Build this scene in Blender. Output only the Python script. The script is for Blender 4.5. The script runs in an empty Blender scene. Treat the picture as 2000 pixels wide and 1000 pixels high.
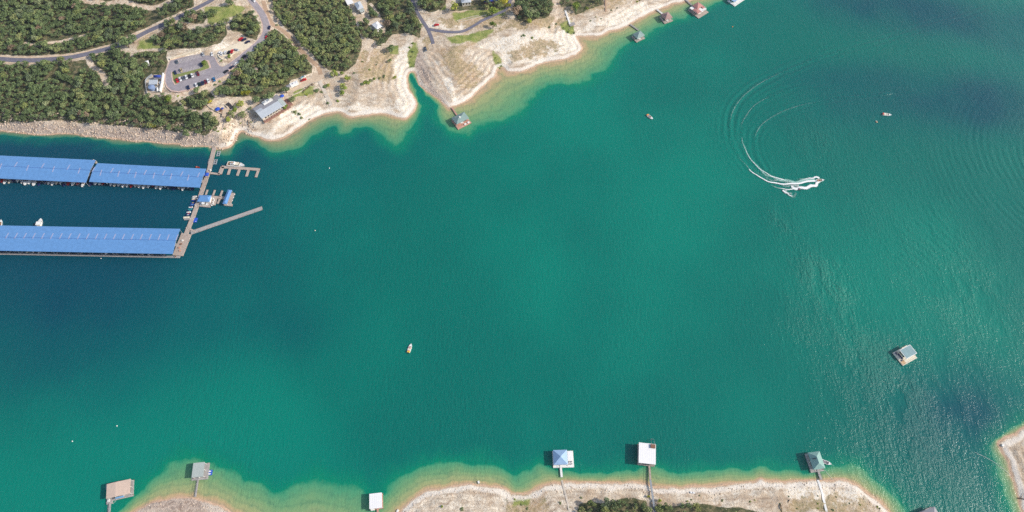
import bpy, math, random
import numpy as np
from mathutils import Vector
R = math.radians
C = bpy.context.scene.collection
# ------------------------------------------------------------------ camera, world, sun, exposure
CAM_H, TILT, FPX = 450.0, R(29.0), 1333.33
cam_d = bpy.data.cameras.new('camera'); cam = bpy.data.objects.new('camera', cam_d); C.objects.link(cam)
cam_d.sensor_width = 36; cam_d.lens = 24; cam_d.clip_start = 1; cam_d.clip_end = 20000
cam.location = (0, 0, CAM_H); cam.rotation_euler = (TILT, 0, 0)
bpy.context.scene.camera = cam
HAZE = .00009
SUN_EL, SUN_AZ = R(35), R(-4)          # azimuth measured from +X towards +Y
w = bpy.data.worlds.new('World'); bpy.context.scene.world = w; w.use_nodes = True
nt = w.node_tree; bg = nt.nodes['Background']; sky = nt.nodes.new('ShaderNodeTexSky')
sky.sky_type = 'NISHITA'; sky.sun_disc = False; sky.sun_elevation = SUN_EL
sky.sun_rotation = math.pi/2 - SUN_AZ; sky.air_density = 1.0; sky.dust_density = 1.6
nt.links.new(sky.outputs[0], bg.inputs[0]); bg.inputs[1].default_value = 0.15
sl = bpy.data.lights.new('sun', 'SUN'); sl.energy = 3.9; sl.angle = R(0.55); sl.color = (1.0, .93, .83)
so = bpy.data.objects.new('sun', sl); C.objects.link(so)
sd_ = Vector((math.cos(SUN_EL)*math.cos(SUN_AZ), math.cos(SUN_EL)*math.sin(SUN_AZ), math.sin(SUN_EL)))
so.rotation_euler = sd_.to_track_quat('Z', 'Y').to_euler(); so.location = (600, -80, 800)
vs = bpy.context.scene.view_settings; vs.view_transform = 'Standard'; vs.look = 'None'; vs.exposure = 0.20; vs.gamma = 1
bpy.context.scene.cycles.use_denoising = False
rng = np.random.default_rng(7); random.seed(7)

# ------------------------------------------------------------------ helpers: pixels <-> world
ct, st = math.cos(TILT), math.sin(TILT)
def at(px, py, z=0.0):
    x = (np.asarray(px, float)-1000)/FPX; y = -(np.asarray(py, float)-500)/FPX
    dy = y*ct+st; dz = y*st-ct
    k = (CAM_H-z)/(-dz)
    return x*k, dy*k
def pts(L, z=0.0):
    a = np.array(L, float); x, y = at(a[:, 0], a[:, 1], z); return np.stack([x, y], 1)
def to_px(x, y, z):
    dz = z-CAM_H; zc = y*st - dz*ct; yc = y*ct + dz*st
    return 1000+FPX*x/zc, 500-FPX*yc/zc

# ------------------------------------------------------------------ noise and distances
def _h(ix, iy, s):
    n = (ix*374761393 + iy*668265263 + s*1442695041) & 0xffffffff
    n = ((n ^ (n >> 13))*1274126177) & 0xffffffff
    return ((n ^ (n >> 16)) & 0xffff)/65535.0
def vnoise(x, y, s=0):
    ix = np.floor(x).astype(np.int64); iy = np.floor(y).astype(np.int64); fx = x-ix; fy = y-iy
    fx = fx*fx*(3-2*fx); fy = fy*fy*(3-2*fy)
    a = _h(ix, iy, s); b = _h(ix+1, iy, s); c = _h(ix, iy+1, s); d = _h(ix+1, iy+1, s)
    return (a*(1-fx)+b*fx)*(1-fy)+(c*(1-fx)+d*fx)*fy
def fbm(x, y, sc, o=4, s=0):
    v = 0; a = .5; t = 0; f = 1/sc
    for i in range(o): v = v+a*vnoise(x*f, y*f, s+i*17); t += a; a *= .5; f *= 2.03
    return v/t
def dist_line(X, Y, P, closed=False):
    D = np.full(X.shape, 1e9); n = len(P)
    for i in range(n if closed else n-1):
        a = P[i]; b = P[(i+1) % n]; ab = b-a; L = ab@ab+1e-9
        t = np.clip(((X-a[0])*ab[0]+(Y-a[1])*ab[1])/L, 0, 1)
        D = np.minimum(D, (X-a[0]-t*ab[0])**2+(Y-a[1]-t*ab[1])**2)
    return np.sqrt(D)
def inside(X, Y, P):
    r = np.zeros(X.shape, bool); n = len(P)
    for i in range(n):
        x1, y1 = P[i]; x2, y2 = P[(i+1) % n]
        if y1 == y2: continue
        c = ((y1 > Y) != (y2 > Y)) & (X < (x2-x1)*(Y-y1)/(y2-y1)+x1)
        r ^= c
    return r
def sdist(X, Y, P): return np.where(inside(X, Y, P), 1, -1)*dist_line(X, Y, P, True)
def sstep(a, b, x): t = np.clip((x-a)/(b-a), 0, 1); return t*t*(3-2*t)
def smooth(P, n=4):
    P = np.asarray(P, float); out = []
    for i in range(len(P)-1):
        p0 = P[max(i-1, 0)]; p1 = P[i]; p2 = P[i+1]; p3 = P[min(i+2, len(P)-1)]
        for k in range(n):
            t = k/n
            out.append(.5*((2*p1)+(-p0+p2)*t+(2*p0-5*p1+4*p2-p3)*t*t+(-p0+3*p1-3*p2+p3)*t**3))
    out.append(P[-1]); return np.array(out)
def fw(P, add): return np.vstack([smooth(pts(P), 3), np.array(add, float)])

# ------------------------------------------------------------------ shorelines (z = 0 crossing) and shelf edges
SH_TOP = [(-200,250),(-60,256),(0,257),(40,261),(85,264),(130,261),(180,268),(210,270),(250,275),(300,279),(340,283),(375,286),(405,287),(420,289),(444,290),(456,280),(466,262),(475,259),(488,266),(504,268),(512,272),(528,276),(548,272),(570,260),(586,250),(600,240),(620,228),(640,221),(658,219),(676,228),(688,231),(710,227),(740,222),(760,225),(786,232),(797,231),(810,216),(815,204),(814,194),(806,182),(798,168),(797,152),(801,142),(809,142),(816,158),(822,168),(836,182),(854,192),(866,204),(876,214),(881,211),(886,209),(900,204),(920,192),(932,182),(944,170),(958,158),(969,152),(971,138),(974,133),(983,133),(990,140),(1008,141),(1024,139),(1050,128),(1080,120),(1104,118),(1126,108),(1138,98),(1136,90),(1128,74),(1133,71),(1168,72),(1188,64),(1212,56),(1232,48),(1250,36),(1270,26),(1298,14),(1320,8),(1345,2),(1400,-8),(1480,-25),(1600,-60),(1800,-110)]
SF_TOP = [(-200,256),(-60,263),(0,263),(100,267),(210,277),(300,286),(400,297),(440,302),(455,295),(470,278),(490,280),(520,288),(550,296),(580,290),(600,280),(614,268),(630,258),(648,254),(658,262),(668,266),(684,260),(700,248),(720,246),(736,258),(756,274),(774,286),(790,282),(802,268),(812,244),(822,216),(820,200),(812,186),(804,172),(802,156),(805,148),(813,160),(820,174),(836,190),(850,206),(850,224),(860,236),(878,246),(881,258),(892,266),(908,268),(926,258),(952,248),(980,244),(1000,234),(1020,224),(1040,200),(1076,174),(1110,168),(1136,166),(1160,156),(1190,136),(1206,112),(1230,90),(1260,72),(1290,55),(1330,35),(1370,15),(1420,2),(1500,-18),(1620,-52),(1820,-100)]
far_top = [(900,1000),(1600,1500),(3500,3500),(-3500,3500),(-3500,400)]
L_TOP = fw(SH_TOP, far_top); S_TOP = fw(SF_TOP, far_top)
SH_B1 = [(120,1080),(200,1035),(258,1000),(278,989),(299,980),(320,976),(341,972),(376,971),(397,977),(418,983),(439,992),(449,1000),(500,1032),(580,1045),(660,1050),(730,1035),(776,1000),(791,987),(815,968),(836,958),(850,953),(878,947),(899,945),(920,944),(950,946),(980,952),(1000,962),(1022,961),(1040,957),(1057,947),(1072,943),(1093,941),(1135,941),(1180,941),(1225,941),(1255,942),(1277,946),(1305,948),(1350,949),(1395,948),(1425,945),(1455,943),(1473,938),(1485,932),(1497,937),(1522,938),(1545,940),(1575,938),(1605,938),(1627,937),(1635,935),(1650,937),(1669,944),(1687,955),(1702,967),(1717,977),(1731,990),(1738,1000),(1765,1050),(1800,1120)]
SF_B1 = [(180,1060),(215,1005),(245,975),(268,945),(300,920),(350,900),(400,897),(440,910),(490,926),(530,950),(545,958),(560,945),(590,933),(620,928),(655,929),(688,938),(710,951),(717,975),(728,985),(742,965),(760,941),(773,927),(794,919),(829,909),(864,905),(920,902),(960,903),(985,915),(1003,938),(1015,930),(1030,915),(1045,909),(1070,910),(1110,912),(1150,917),(1200,919),(1240,917),(1300,925),(1340,923),(1390,919),(1450,917),(1500,917),(1540,919),(1590,917),(1620,912),(1650,909),(1680,911),(1700,920),(1720,940),(1745,965),(1770,990),(1790,1020),(1830,1100)]
L_B1 = fw(SH_B1, [(300,-400),(400,-3000),(-600,-3000),(-420,-200)]); S_B1 = fw(SF_B1, [(330,-400),(430,-3000),(-640,-3000),(-440,-200)])
SH_R = [(2150,790),(2080,805),(2000,834),(1991,838),(1982,847),(1962,856),(1949,861),(1951,870),(1960,890),(1969,908),(1976,930),(1982,954),(1989,978),(1995,1000),(2030,1080),(2070,1160)]
SF_R = [(2150,770),(2080,785),(2000,820),(1970,842),(1940,855),(1922,868),(1936,900),(1950,930),(1960,960),(1973,1000),(2005,1085),(2045,1170)]
L_R = fw(SH_R, [(700,-400),(3000,-500),(3000,260),(650,200)]); S_R = fw(SF_R, [(690,-400),(3000,-520),(3000,280),(650,215)])

# roads and flat pads, in photo pixels (heights come from the terrain below)
LOT = [(333,119),(350,114),(392,103),(396,108),(413,107),(420,113),(424,123),(429,129),(436,131),(446,125),(452,127),(444,146),(430,152),(400,163),(370,175),(350,179),(336,177),(327,169),(323,158),(324,144),(328,131)]
ISLAND = [(335,142),(338,140),(343,146),(365,141),(395,133),(398,119),(407,119),(411,130),(411,133),(400,137),(370,146),(348,151),(345,156),(347,164),(342,166),(337,158)]
GRAVEL = [(428,101),(440,92),(455,86),(475,79),(492,86),(487,97),(470,101),(450,105),(440,110),(430,108)]
PLAZA = [(612,142),(626,138),(633,149),(622,159),(602,167),(586,174),(572,181),(568,175),(590,162),(608,152)]

# ------------------------------------------------------------------ terrain height grid
GX0, GY0, GS, GNX, GNY = -620.0, -20.0, 1.5, 828, 480
gx = GX0+GS*np.arange(GNX); gy = GY0+GS*np.arange(GNY); GXX, GYY = np.meshgrid(gx, gy)
wx = GXX+(fbm(GXX, GYY, 9, 3, 5)-.5)*3.0; wy = GYY+(fbm(GXX, GYY, 9, 3, 55)-.5)*3.0
SDT = sdist(wx, wy, L_TOP); SDB = sdist(wx, wy, L_B1); SDR = sdist(wx, wy, L_R)
SD = np.maximum(np.maximum(SDT, SDB), SDR)
wx2 = GXX+(fbm(GXX, GYY, 18, 5, 9)-.5)*14; wy2 = GYY+(fbm(GXX, GYY, 18, 5, 99)-.5)*14
SF = np.maximum(np.maximum(sdist(wx2, wy2, S_TOP), sdist(wx2, wy2, S_B1)), sdist(wx2, wy2, S_R))
def height_from(SDT, SDB, SDR, X, Y):
    rocky = sstep(-180, -260, X)
    ht = 13*(1-np.exp(-np.maximum(SDT, 0)/85))*(1+.35*rocky)+rocky*3.5*sstep(0, 14, SDT)
    hb = 5*(1-np.exp(-np.maximum(SDB, 0)/40)); hr = 6*(1-np.exp(-np.maximum(SDR, 0)/30))
    h = np.maximum(np.maximum(ht, hb), hr)
    s = np.maximum(np.maximum(SDT, SDB), SDR)
    n = (fbm(X, Y, 22, 3, 3)-.5)*2.6*sstep(2, 40, s)+(fbm(X, Y, 6, 3, 31)-.5)*1.1*sstep(0, 7, s)
    ledge = .35*np.sin(s*1.25+5*fbm(X, Y, 14, 2, 8))*sstep(1, 5, s)*sstep(40, 22, s)
    return np.where(s > 0, h+n+ledge+.05, np.maximum(s*.22, -7))
HG = height_from(SDT, SDB, SDR, GXX, GYY)
def hat(x, y, G=None):
    G = HG if G is None else G
    fx = np.clip((np.asarray(x, float)-GX0)/GS, 0, GNX-1.001); fy = np.clip((np.asarray(y, float)-GY0)/GS, 0, GNY-1.001)
    ix = fx.astype(int); iy = fy.astype(int); fx = fx-ix; fy = fy-iy
    return (G[iy, ix]*(1-fx)+G[iy, ix+1]*fx)*(1-fy)+(G[iy+1, ix]*(1-fx)+G[iy+1, ix+1]*fx)*fy
def atT(px, py, dz=0.0):
    z = 0.0
    for i in range(14):
        x, y = at(px, py, z+dz); z = .5*z+.5*np.maximum(hat(x, y), 0)
    return x, y, z
def ptsT(L):
    a = np.array(L, float); x, y, z = atT(a[:, 0], a[:, 1]); return np.stack([x, y], 1)
ROADS = {  # name: (photo polyline, width m)
 'main': ([(-60,108),(-20,113),(0,115.5),(50,118),(100,116),(150,110),(200,98),(235,88),(262,76),(290,61),(320,48),(345,36),(370,23),(400,8),(430,-10),(450,-22)], 4.6),
 'loop': ([(476,-24),(486,-6),(498,9),(511,26),(520,48),(519,66),(508,82),(492,97),(472,113),(452,127),(440,137)], 5.6),
 'drive': ([(801,-22),(806,2),(815,24),(828,45),(837,60),(844,78),(846,86)], 3.0),
 'branch': ([(838,57),(860,61),(885,63),(905,61),(925,51),(945,39),(970,28),(988,19),(996,6),(994,-20)], 3.0)}
def flatten(mask, P, lvl=None, blend=5):
    global HG
    d = sdist(GXX, GYY, P); k = sstep(-blend, 0, d)
    if lvl is None: lvl = float(np.mean(HG[d > 0]))
    HG = HG*(1-k)+lvl*k
    return lvl
lot0 = ptsT(LOT)
for nm in ROADS:                       # cut and fill beneath the roads
    P = smooth(ptsT(ROADS[nm][0]), 4); D = dist_line(GXX, GYY, P); k = sstep(8, 3.5, D)
    G2 = HG.copy()
    for it in range(10): G2[1:-1, 1:-1] = (G2[1:-1, 1:-1]*2+G2[:-2, 1:-1]+G2[2:, 1:-1]+G2[1:-1, :-2]+G2[1:-1, 2:])/6
    HG = HG*(1-k)+G2*k
LOTZ = flatten(None, lot0); LOTP = ptsT(LOT)
GRAVP = ptsT(GRAVEL); GRAVZ = flatten(None, GRAVP); PLZP = ptsT(PLAZA); PLZ = flatten(None, PLZP)

# ------------------------------------------------------------------ materials
def lin(*c):
    f = lambda v: (v/255/12.92 if v/255 <= .04045 else ((v/255+.055)/1.055)**2.4)
    return tuple(f(v) for v in c)+(1.0,)
class NT:
    def __init__(s, name):
        s.m = bpy.data.materials.new(name); s.m.use_nodes = True; s.t = s.m.node_tree; s.p = s.t.nodes['Principled BSDF']
        s.out = s.t.nodes['Material Output']; s.geo = s.t.nodes.new('ShaderNodeTexCoord')
        s.pos = s.t.nodes.new('ShaderNodeNewGeometry').outputs['Position']
    def lk(s, a, b):
        if hasattr(a, 'links'): s.t.links.new(a, b)
        else: b.default_value = a
    def math(s, op, a, b=0.0, c=0.0, clamp=False):
        n = s.t.nodes.new('ShaderNodeMath'); n.operation = op; n.use_clamp = clamp
        s.lk(a, n.inputs[0]); s.lk(b, n.inputs[1]); s.lk(c, n.inputs[2]); return n.outputs[0]
    def noise(s, scale, detail=4, rough=.55, vec=None, dist=0.0, stretch=None):
        n = s.t.nodes.new('ShaderNodeTexNoise'); n.inputs['Scale'].default_value = scale; n.inputs['Detail'].default_value = detail
        n.inputs['Roughness'].default_value = rough; n.inputs['Distortion'].default_value = dist
        v = vec or s.pos
        if stretch:
            mp = s.t.nodes.new('ShaderNodeMapping'); mp.inputs['Scale'].default_value = stretch[0]; mp.inputs['Rotation'].default_value = (0, 0, stretch[1])
            s.t.links.new(v, mp.inputs[0]); v = mp.outputs[0]
        s.t.links.new(v, n.inputs['Vector']); return n.outputs[0]
    def ramp(s, x, stops, interp='LINEAR'):
        n = s.t.nodes.new('ShaderNodeValToRGB'); n.color_ramp.interpolation = interp; e = n.color_ramp.elements
        while len(e) < len(stops): e.new(.5)
        for k, (p, c) in enumerate(stops):
            e[k].position = p; e[k].color = c if len(c) == 4 else tuple(c)+(1,)
        s.lk(x, n.inputs[0]); return n.outputs[0]
    def step(s, a, b, x):
        n = s.t.nodes.new('ShaderNodeMapRange'); n.interpolation_type = 'SMOOTHSTEP'; n.clamp = True
        for k, v in zip(('Value', 'From Min', 'From Max'), (x, a, b)): s.lk(v, n.inputs[k])
        return n.outputs[0]
    def mix(s, f, a, b, mode='MIX'):
        n = s.t.nodes.new('ShaderNodeMix'); n.data_type = 'RGBA'; n.blend_type = mode
        s.lk(f, n.inputs[0]); s.lk(a, n.inputs[6]); s.lk(b, n.inputs[7]); return n.outputs[2]
    def attr(s, name, out='Fac'):
        n = s.t.nodes.new('ShaderNodeAttribute'); n.attribute_name = name; return n.outputs[out]
    def sep(s, c):
        n = s.t.nodes.new('ShaderNodeSeparateColor'); s.t.links.new(c, n.inputs[0]); return n.outputs
    def bump(s, h, strength, dist, normal=None):
        n = s.t.nodes.new('ShaderNodeBump'); s.lk(h, n.inputs['Height']); n.inputs['Strength'].default_value = strength
        n.inputs['Distance'].default_value = dist
        if normal: s.t.links.new(normal, n.inputs['Normal'])
        return n.outputs[0]
    def col(s, c): s.lk(c, s.p.inputs['Base Color'])
    def set(s, **k):
        for a, b in k.items(): s.p.inputs[a.replace('_', ' ')].default_value = b
def plain(name, c, rough=.6, var=.14, scale=1.2, metallic=0.0, ribs=None):
    """a colour with weathering noise; ribs=(period, angle) adds standing seams or boards in object space"""
    n = NT(name); ob = n.geo.outputs['Object']
    f = n.math('ADD', n.math('MULTIPLY', n.noise(scale, 5, .65, ob), .7), n.math('MULTIPLY', n.noise(scale*7, 3, .6, ob), .3))
    f = n.step(.3, .7, f)
    a = tuple(v*(1-var) for v in c[:3])+(1,); b = tuple(min(v*(1+var*.7), .9) for v in c[:3])+(1,)
    col = n.mix(f, a, b)
    if ribs:
        mp = n.t.nodes.new('ShaderNodeMapping'); mp.inputs['Rotation'].default_value = (0, 0, ribs[1]); n.t.links.new(ob, mp.inputs[0])
        wv = n.t.nodes.new('ShaderNodeTexWave'); wv.inputs['Scale'].default_value = .314/ribs[0]; wv.inputs['Distortion'].default_value = 0
        n.t.links.new(mp.outputs[0], wv.inputs[0])
        col = n.mix(n.math('MULTIPLY', n.step(.86, 1.0, wv.outputs['Fac']), ribs[2] if len(ribs) > 2 else .3), col, tuple(v*.45 for v in c[:3])+(1,))
        n.lk(n.bump(wv.outputs['Fac'], .3, .05), n.p.inputs['Normal'])
    n.col(col); n.set(Roughness=rough, Metallic=metallic); return n.m
M = {}
def mk(k, c, *a, **kw): M[k] = plain(k, lin(*c) if max(c) > 1 else tuple(c)+(1,), *a, **kw)
mk('roof_blue', (98,146,198), .55, .12, .45, ribs=(1.0, 0, .05)); mk('skylight', (158,166,196), .35, .1)
mk('steel', (150,155,160), .45, .15); mk('dock_wood', (178,162,150), .8, .2, .8, ribs=(.6, 0, .35)); mk('dock_wood_grey', (166,160,156), .8, .2, .8, ribs=(.6, 0, .35))
mk('dock_red', (198,146,126), .8, .2, .8, ribs=(.5, 0, .35)); mk('concrete', (200,188,172), .85, .16, .5); mk('white_paint', (232,230,224), .5, .07, .4)
mk('roof_green', (126,150,146), .6, .14, .8, ribs=(.5, 0, .3)); mk('roof_mauve', (158,128,122), .8, .15, .8); mk('roof_red', (180,126,118), .75, .16, .8)
mk('roof_tan', (206,182,164), .7, .10, .4, ribs=(.8, 0, .2)); mk('roof_pale', (172,180,174), .6, .09, .4, ribs=(.8, 1.57, .2)); mk('roof_pyramid', (146,176,208), .5, .1, .4, ribs=(.6, 0, .2))
mk('roof_white', (234,232,230), .55, .05, .3, ribs=(1.2, 0, .12)); mk('roof_hip', (130,166,158), .6, .1, .5, ribs=(.5, 0, .25)); mk('roof_glassy', (138,166,168), .35, .14, .35)
mk('roof_grey', (150,148,152), .5, .1, .2, ribs=(.6, 0, .2)); mk('roof_light', (184,190,196), .45, .08, .2, ribs=(.6, 1.57, .2)); mk('wood_brown', (128,92,72), .8, .25, .7)
mk('canvas_blue', (36,84,190), .7, .12); mk('canvas_deep', (30,60,150), .7, .15); mk('canvas_light', (120,170,215), .6, .1); mk('gel_white', (235,234,230), .25, .04)
mk('gel_cream', (222,212,190), .3, .06); mk('gel_navy', (32,42,92), .25, .1); mk('gel_red', (180,40,40), .3, .1); mk('gel_teal', (60,160,165), .3, .1)
mk('vinyl_red', (200,78,62), .6, .12); mk('vinyl_grey', (128,122,128), .6, .15); mk('vinyl_tan', (196,160,120), .6, .12); mk('yellow', (225,185,60), .5, .1); mk('orange', (232,150,70), .5, .1)
mk('rubber', (24,24,26), .8, .2); mk('glass_dark', (28,34,42), .08, .1); mk('asphalt', (152,144,148), .9, .2, .35); mk('asphalt_dark', (112,110,122), .9, .2, .35)
mk('paint_line', (214,208,196), .8, .25, 3); mk('kerb', (206,178,164), .85, .12, .6); mk('gravel_white', (226,212,186), .95, .12, .6); mk('dirt_pale', (204,182,156), .95, .16, .35); mk('dirt_brown', (176,148,122), .95, .18, .35)
mk('brick_red', (150,112,98), .8, .2); mk('stucco', (214,202,184), .85, .1); mk('dark_inside', (46,46,54), .9, .2); mk('bark', (92,74,58), .9, .3, 2)
mk('grass_island', (126,134,76), .95, .3, .5); mk('skin', (190,140,112), .6, .1); mk('cloth_orange', (220,110,60), .8, .1); mk('black_wall', (58,56,60), .8, .2); mk('tank_blue', (132,150,182), .45, .1)
CAR = {k: None for k in ()}
for k, c in dict(red=(200,28,36), white=(226,226,226), silver=(170,174,178), navy=(28,40,78), black=(30,31,36), maroon=(110,24,38), gray=(92,100,110), tan=(178,160,128), blue=(40,110,160), green=(30,52,48)).items():
    mk('car_'+k, c, .25, .03); CAR[k] = M['car_'+k]

# ------------------------------------------------------------------ mesh builder and object helpers
class MB:
    def __init__(s): s.v = []; s.f = []
    def add(s, V, F):
        o = len(s.v); s.v += [tuple(map(float, p)) for p in V]; s.f += [tuple(int(i)+o for i in f) for f in F]; return s
    def box(s, x0, x1, y0, y1, z0, z1): return s.prism([(x0,y0),(x1,y0),(x1,y1),(x0,y1)], z0, z1)
    def cbox(s, cx, cy, z0, lx, ly, lz, a=0, tx=1.0, ty=1.0):
        ca, sa = math.cos(a), math.sin(a); V = []
        for z, kx, ky in ((z0, 1, 1), (z0+lz, tx, ty)):
            for sx, sy in ((-1,-1),(1,-1),(1,1),(-1,1)):
                x = sx*lx/2*kx; y = sy*ly/2*ky; V.append((cx+x*ca-y*sa, cy+x*sa+y*ca, z))
        return s.add(V, [(3,2,1,0),(4,5,6,7),(0,1,5,4),(1,2,6,5),(2,3,7,6),(3,0,4,7)])
    def prism(s, P, z0, z1):
        n = len(P); A = sum(P[i][0]*P[(i+1) % n][1]-P[(i+1) % n][0]*P[i][1] for i in range(n))
        if A < 0: P = P[::-1]
        V = [(x, y, z0) for x, y in P]+[(x, y, z1) for x, y in P]
        return s.add(V, [tuple(range(n))[::-1], tuple(range(n, 2*n))]+[(i, (i+1) % n, n+(i+1) % n, n+i) for i in range(n)])
    def bar(s, a, b, r, n=6, r2=None):
        a = Vector(a); b = Vector(b); d = (b-a).normalized(); u = d.orthogonal().normalized(); v = d.cross(u); r2 = r if r2 is None else r2; V = []
        for p, q in ((a, r), (b, r2)):
            for k in range(n):
                t = 2*math.pi*k/n; V.append(p+u*math.cos(t)*q+v*math.sin(t)*q)
        return s.add(V, [tuple(range(n))[::-1], tuple(range(n, 2*n))]+[(i, (i+1) % n, n+(i+1) % n, n+i) for i in range(n)])
    def ball(s, c, r, sz=1.0, n=8, m=5):
        V = [(c[0], c[1], c[2]+r*sz)]
        for j in range(1, m):
            t = math.pi*j/m
            for k in range(n):
                p = 2*math.pi*k/n; V.append((c[0]+r*math.sin(t)*math.cos(p), c[1]+r*math.sin(t)*math.sin(p), c[2]+r*sz*math.cos(t)))
        V.append((c[0], c[1], c[2]-r*sz)); F = [(0, 1+k, 1+(k+1) % n) for k in range(n)]
        for j in range(m-2):
            for k in range(n): a = 1+j*n+k; b = 1+j*n+(k+1) % n; F.append((a, a+n, b+n, b))
        e = len(V)-1; F += [(e, e-n+(k+1) % n, e-n+k) for k in range(n)]
        return s.add(V, F)
    def rail(s, P, z, h=1.0, step=2.5):
        for a, b in zip(P[:-1], P[1:]):
            s.bar((a[0], a[1], z+h), (b[0], b[1], z+h), .05, 4)
            L = math.hypot(b[0]-a[0], b[1]-a[1]); n = max(1, int(L/step))
            for k in range(n+1):
                x = a[0]+(b[0]-a[0])*k/n; y = a[1]+(b[1]-a[1])*k/n; s.bar((x, y, z), (x, y, z+h), .04, 4)
        return s
    def build(s, name, mat, parent=None, smooth=False):
        me = bpy.data.meshes.new(name); me.from_pydata(s.v, [], s.f); me.update()
        if smooth: me.polygons.foreach_set('use_smooth', [True]*len(me.polygons))
        me.materials.append(M[mat] if isinstance(mat, str) else mat)
        o = bpy.data.objects.new(name, me); C.objects.link(o)
        if parent: o.parent = parent
        return o
def tag(o, label=None, cat=None, group=None, kind=None):
    if label: o['label'] = label
    if cat: o['category'] = cat
    if group: o['group'] = group
    if kind: o['kind'] = kind
    return o
def thing(name, loc, rz, label, cat, group=None):
    o = bpy.data.objects.new(name, None); C.objects.link(o); o.empty_display_size = 1
    o.location = loc; o.rotation_euler = (0, 0, rz); return tag(o, label, cat, group)
def kids(o): return [c for c in KIDS.get(o.name, [])]
KIDS = {}
def copy_tree(o, loc, rz, label=None, group=None, scale=None, parent=None):
    c = o.copy(); C.objects.link(c); c.parent = parent
    if parent is None:
        c.location = loc; c.rotation_euler = (0, 0, rz)
        if scale: c.scale = (scale,)*3
        if label: c['label'] = label
        if group: c['group'] = group
    for ch in list(o.children): copy_tree(ch, None, None, parent=c)
    return c
def npmesh(name, V, F, mat, smooth=True, attrs=None, corner4=True):
    """large mesh from arrays; F is an (n,4) or (n,3) index array"""
    me = bpy.data.meshes.new(name); k = F.shape[1]; me.vertices.add(len(V)); me.vertices.foreach_set('co', np.asarray(V, np.float32).ravel())
    me.loops.add(F.size); me.loops.foreach_set('vertex_index', F.astype(np.int32).ravel()); me.polygons.add(len(F))
    me.polygons.foreach_set('loop_start', np.arange(0, F.size, k, dtype=np.int32)); me.polygons.foreach_set('loop_total', np.full(len(F), k, np.int32))
    me.update(calc_edges=True)
    if smooth: me.polygons.foreach_set('use_smooth', np.ones(len(F), bool))
    for an, (typ, arr) in (attrs or {}).items():
        a = me.attributes.new(an, typ, 'POINT')
        if typ == 'FLOAT': a.data.foreach_set('value', np.asarray(arr, np.float32).ravel())
        else:
            c4 = np.ones((len(V), 4), np.float32); c4[:, :arr.shape[1]] = arr; a.data.foreach_set('color', c4.ravel())
    me.materials.append(M[mat] if isinstance(mat, str) else mat)
    o = bpy.data.objects.new(name, me); C.objects.link(o); return o
def edge_frame(A, B, Cc, z):
    """rectangle from three roof corners seen in the photograph, lying z metres up: centre, angle, width, depth"""
    P = pts([A, B, Cc], z); u = P[1]-P[0]; wd = np.linalg.norm(u); u /= wd; v = np.array([-u[1], u[0]])
    d = float((P[2]-P[1])@v); c = P[0]+u*wd/2+v*d/2
    return float(c[0]), float(c[1]), math.atan2(u[1], u[0]), float(wd), abs(d)
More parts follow.
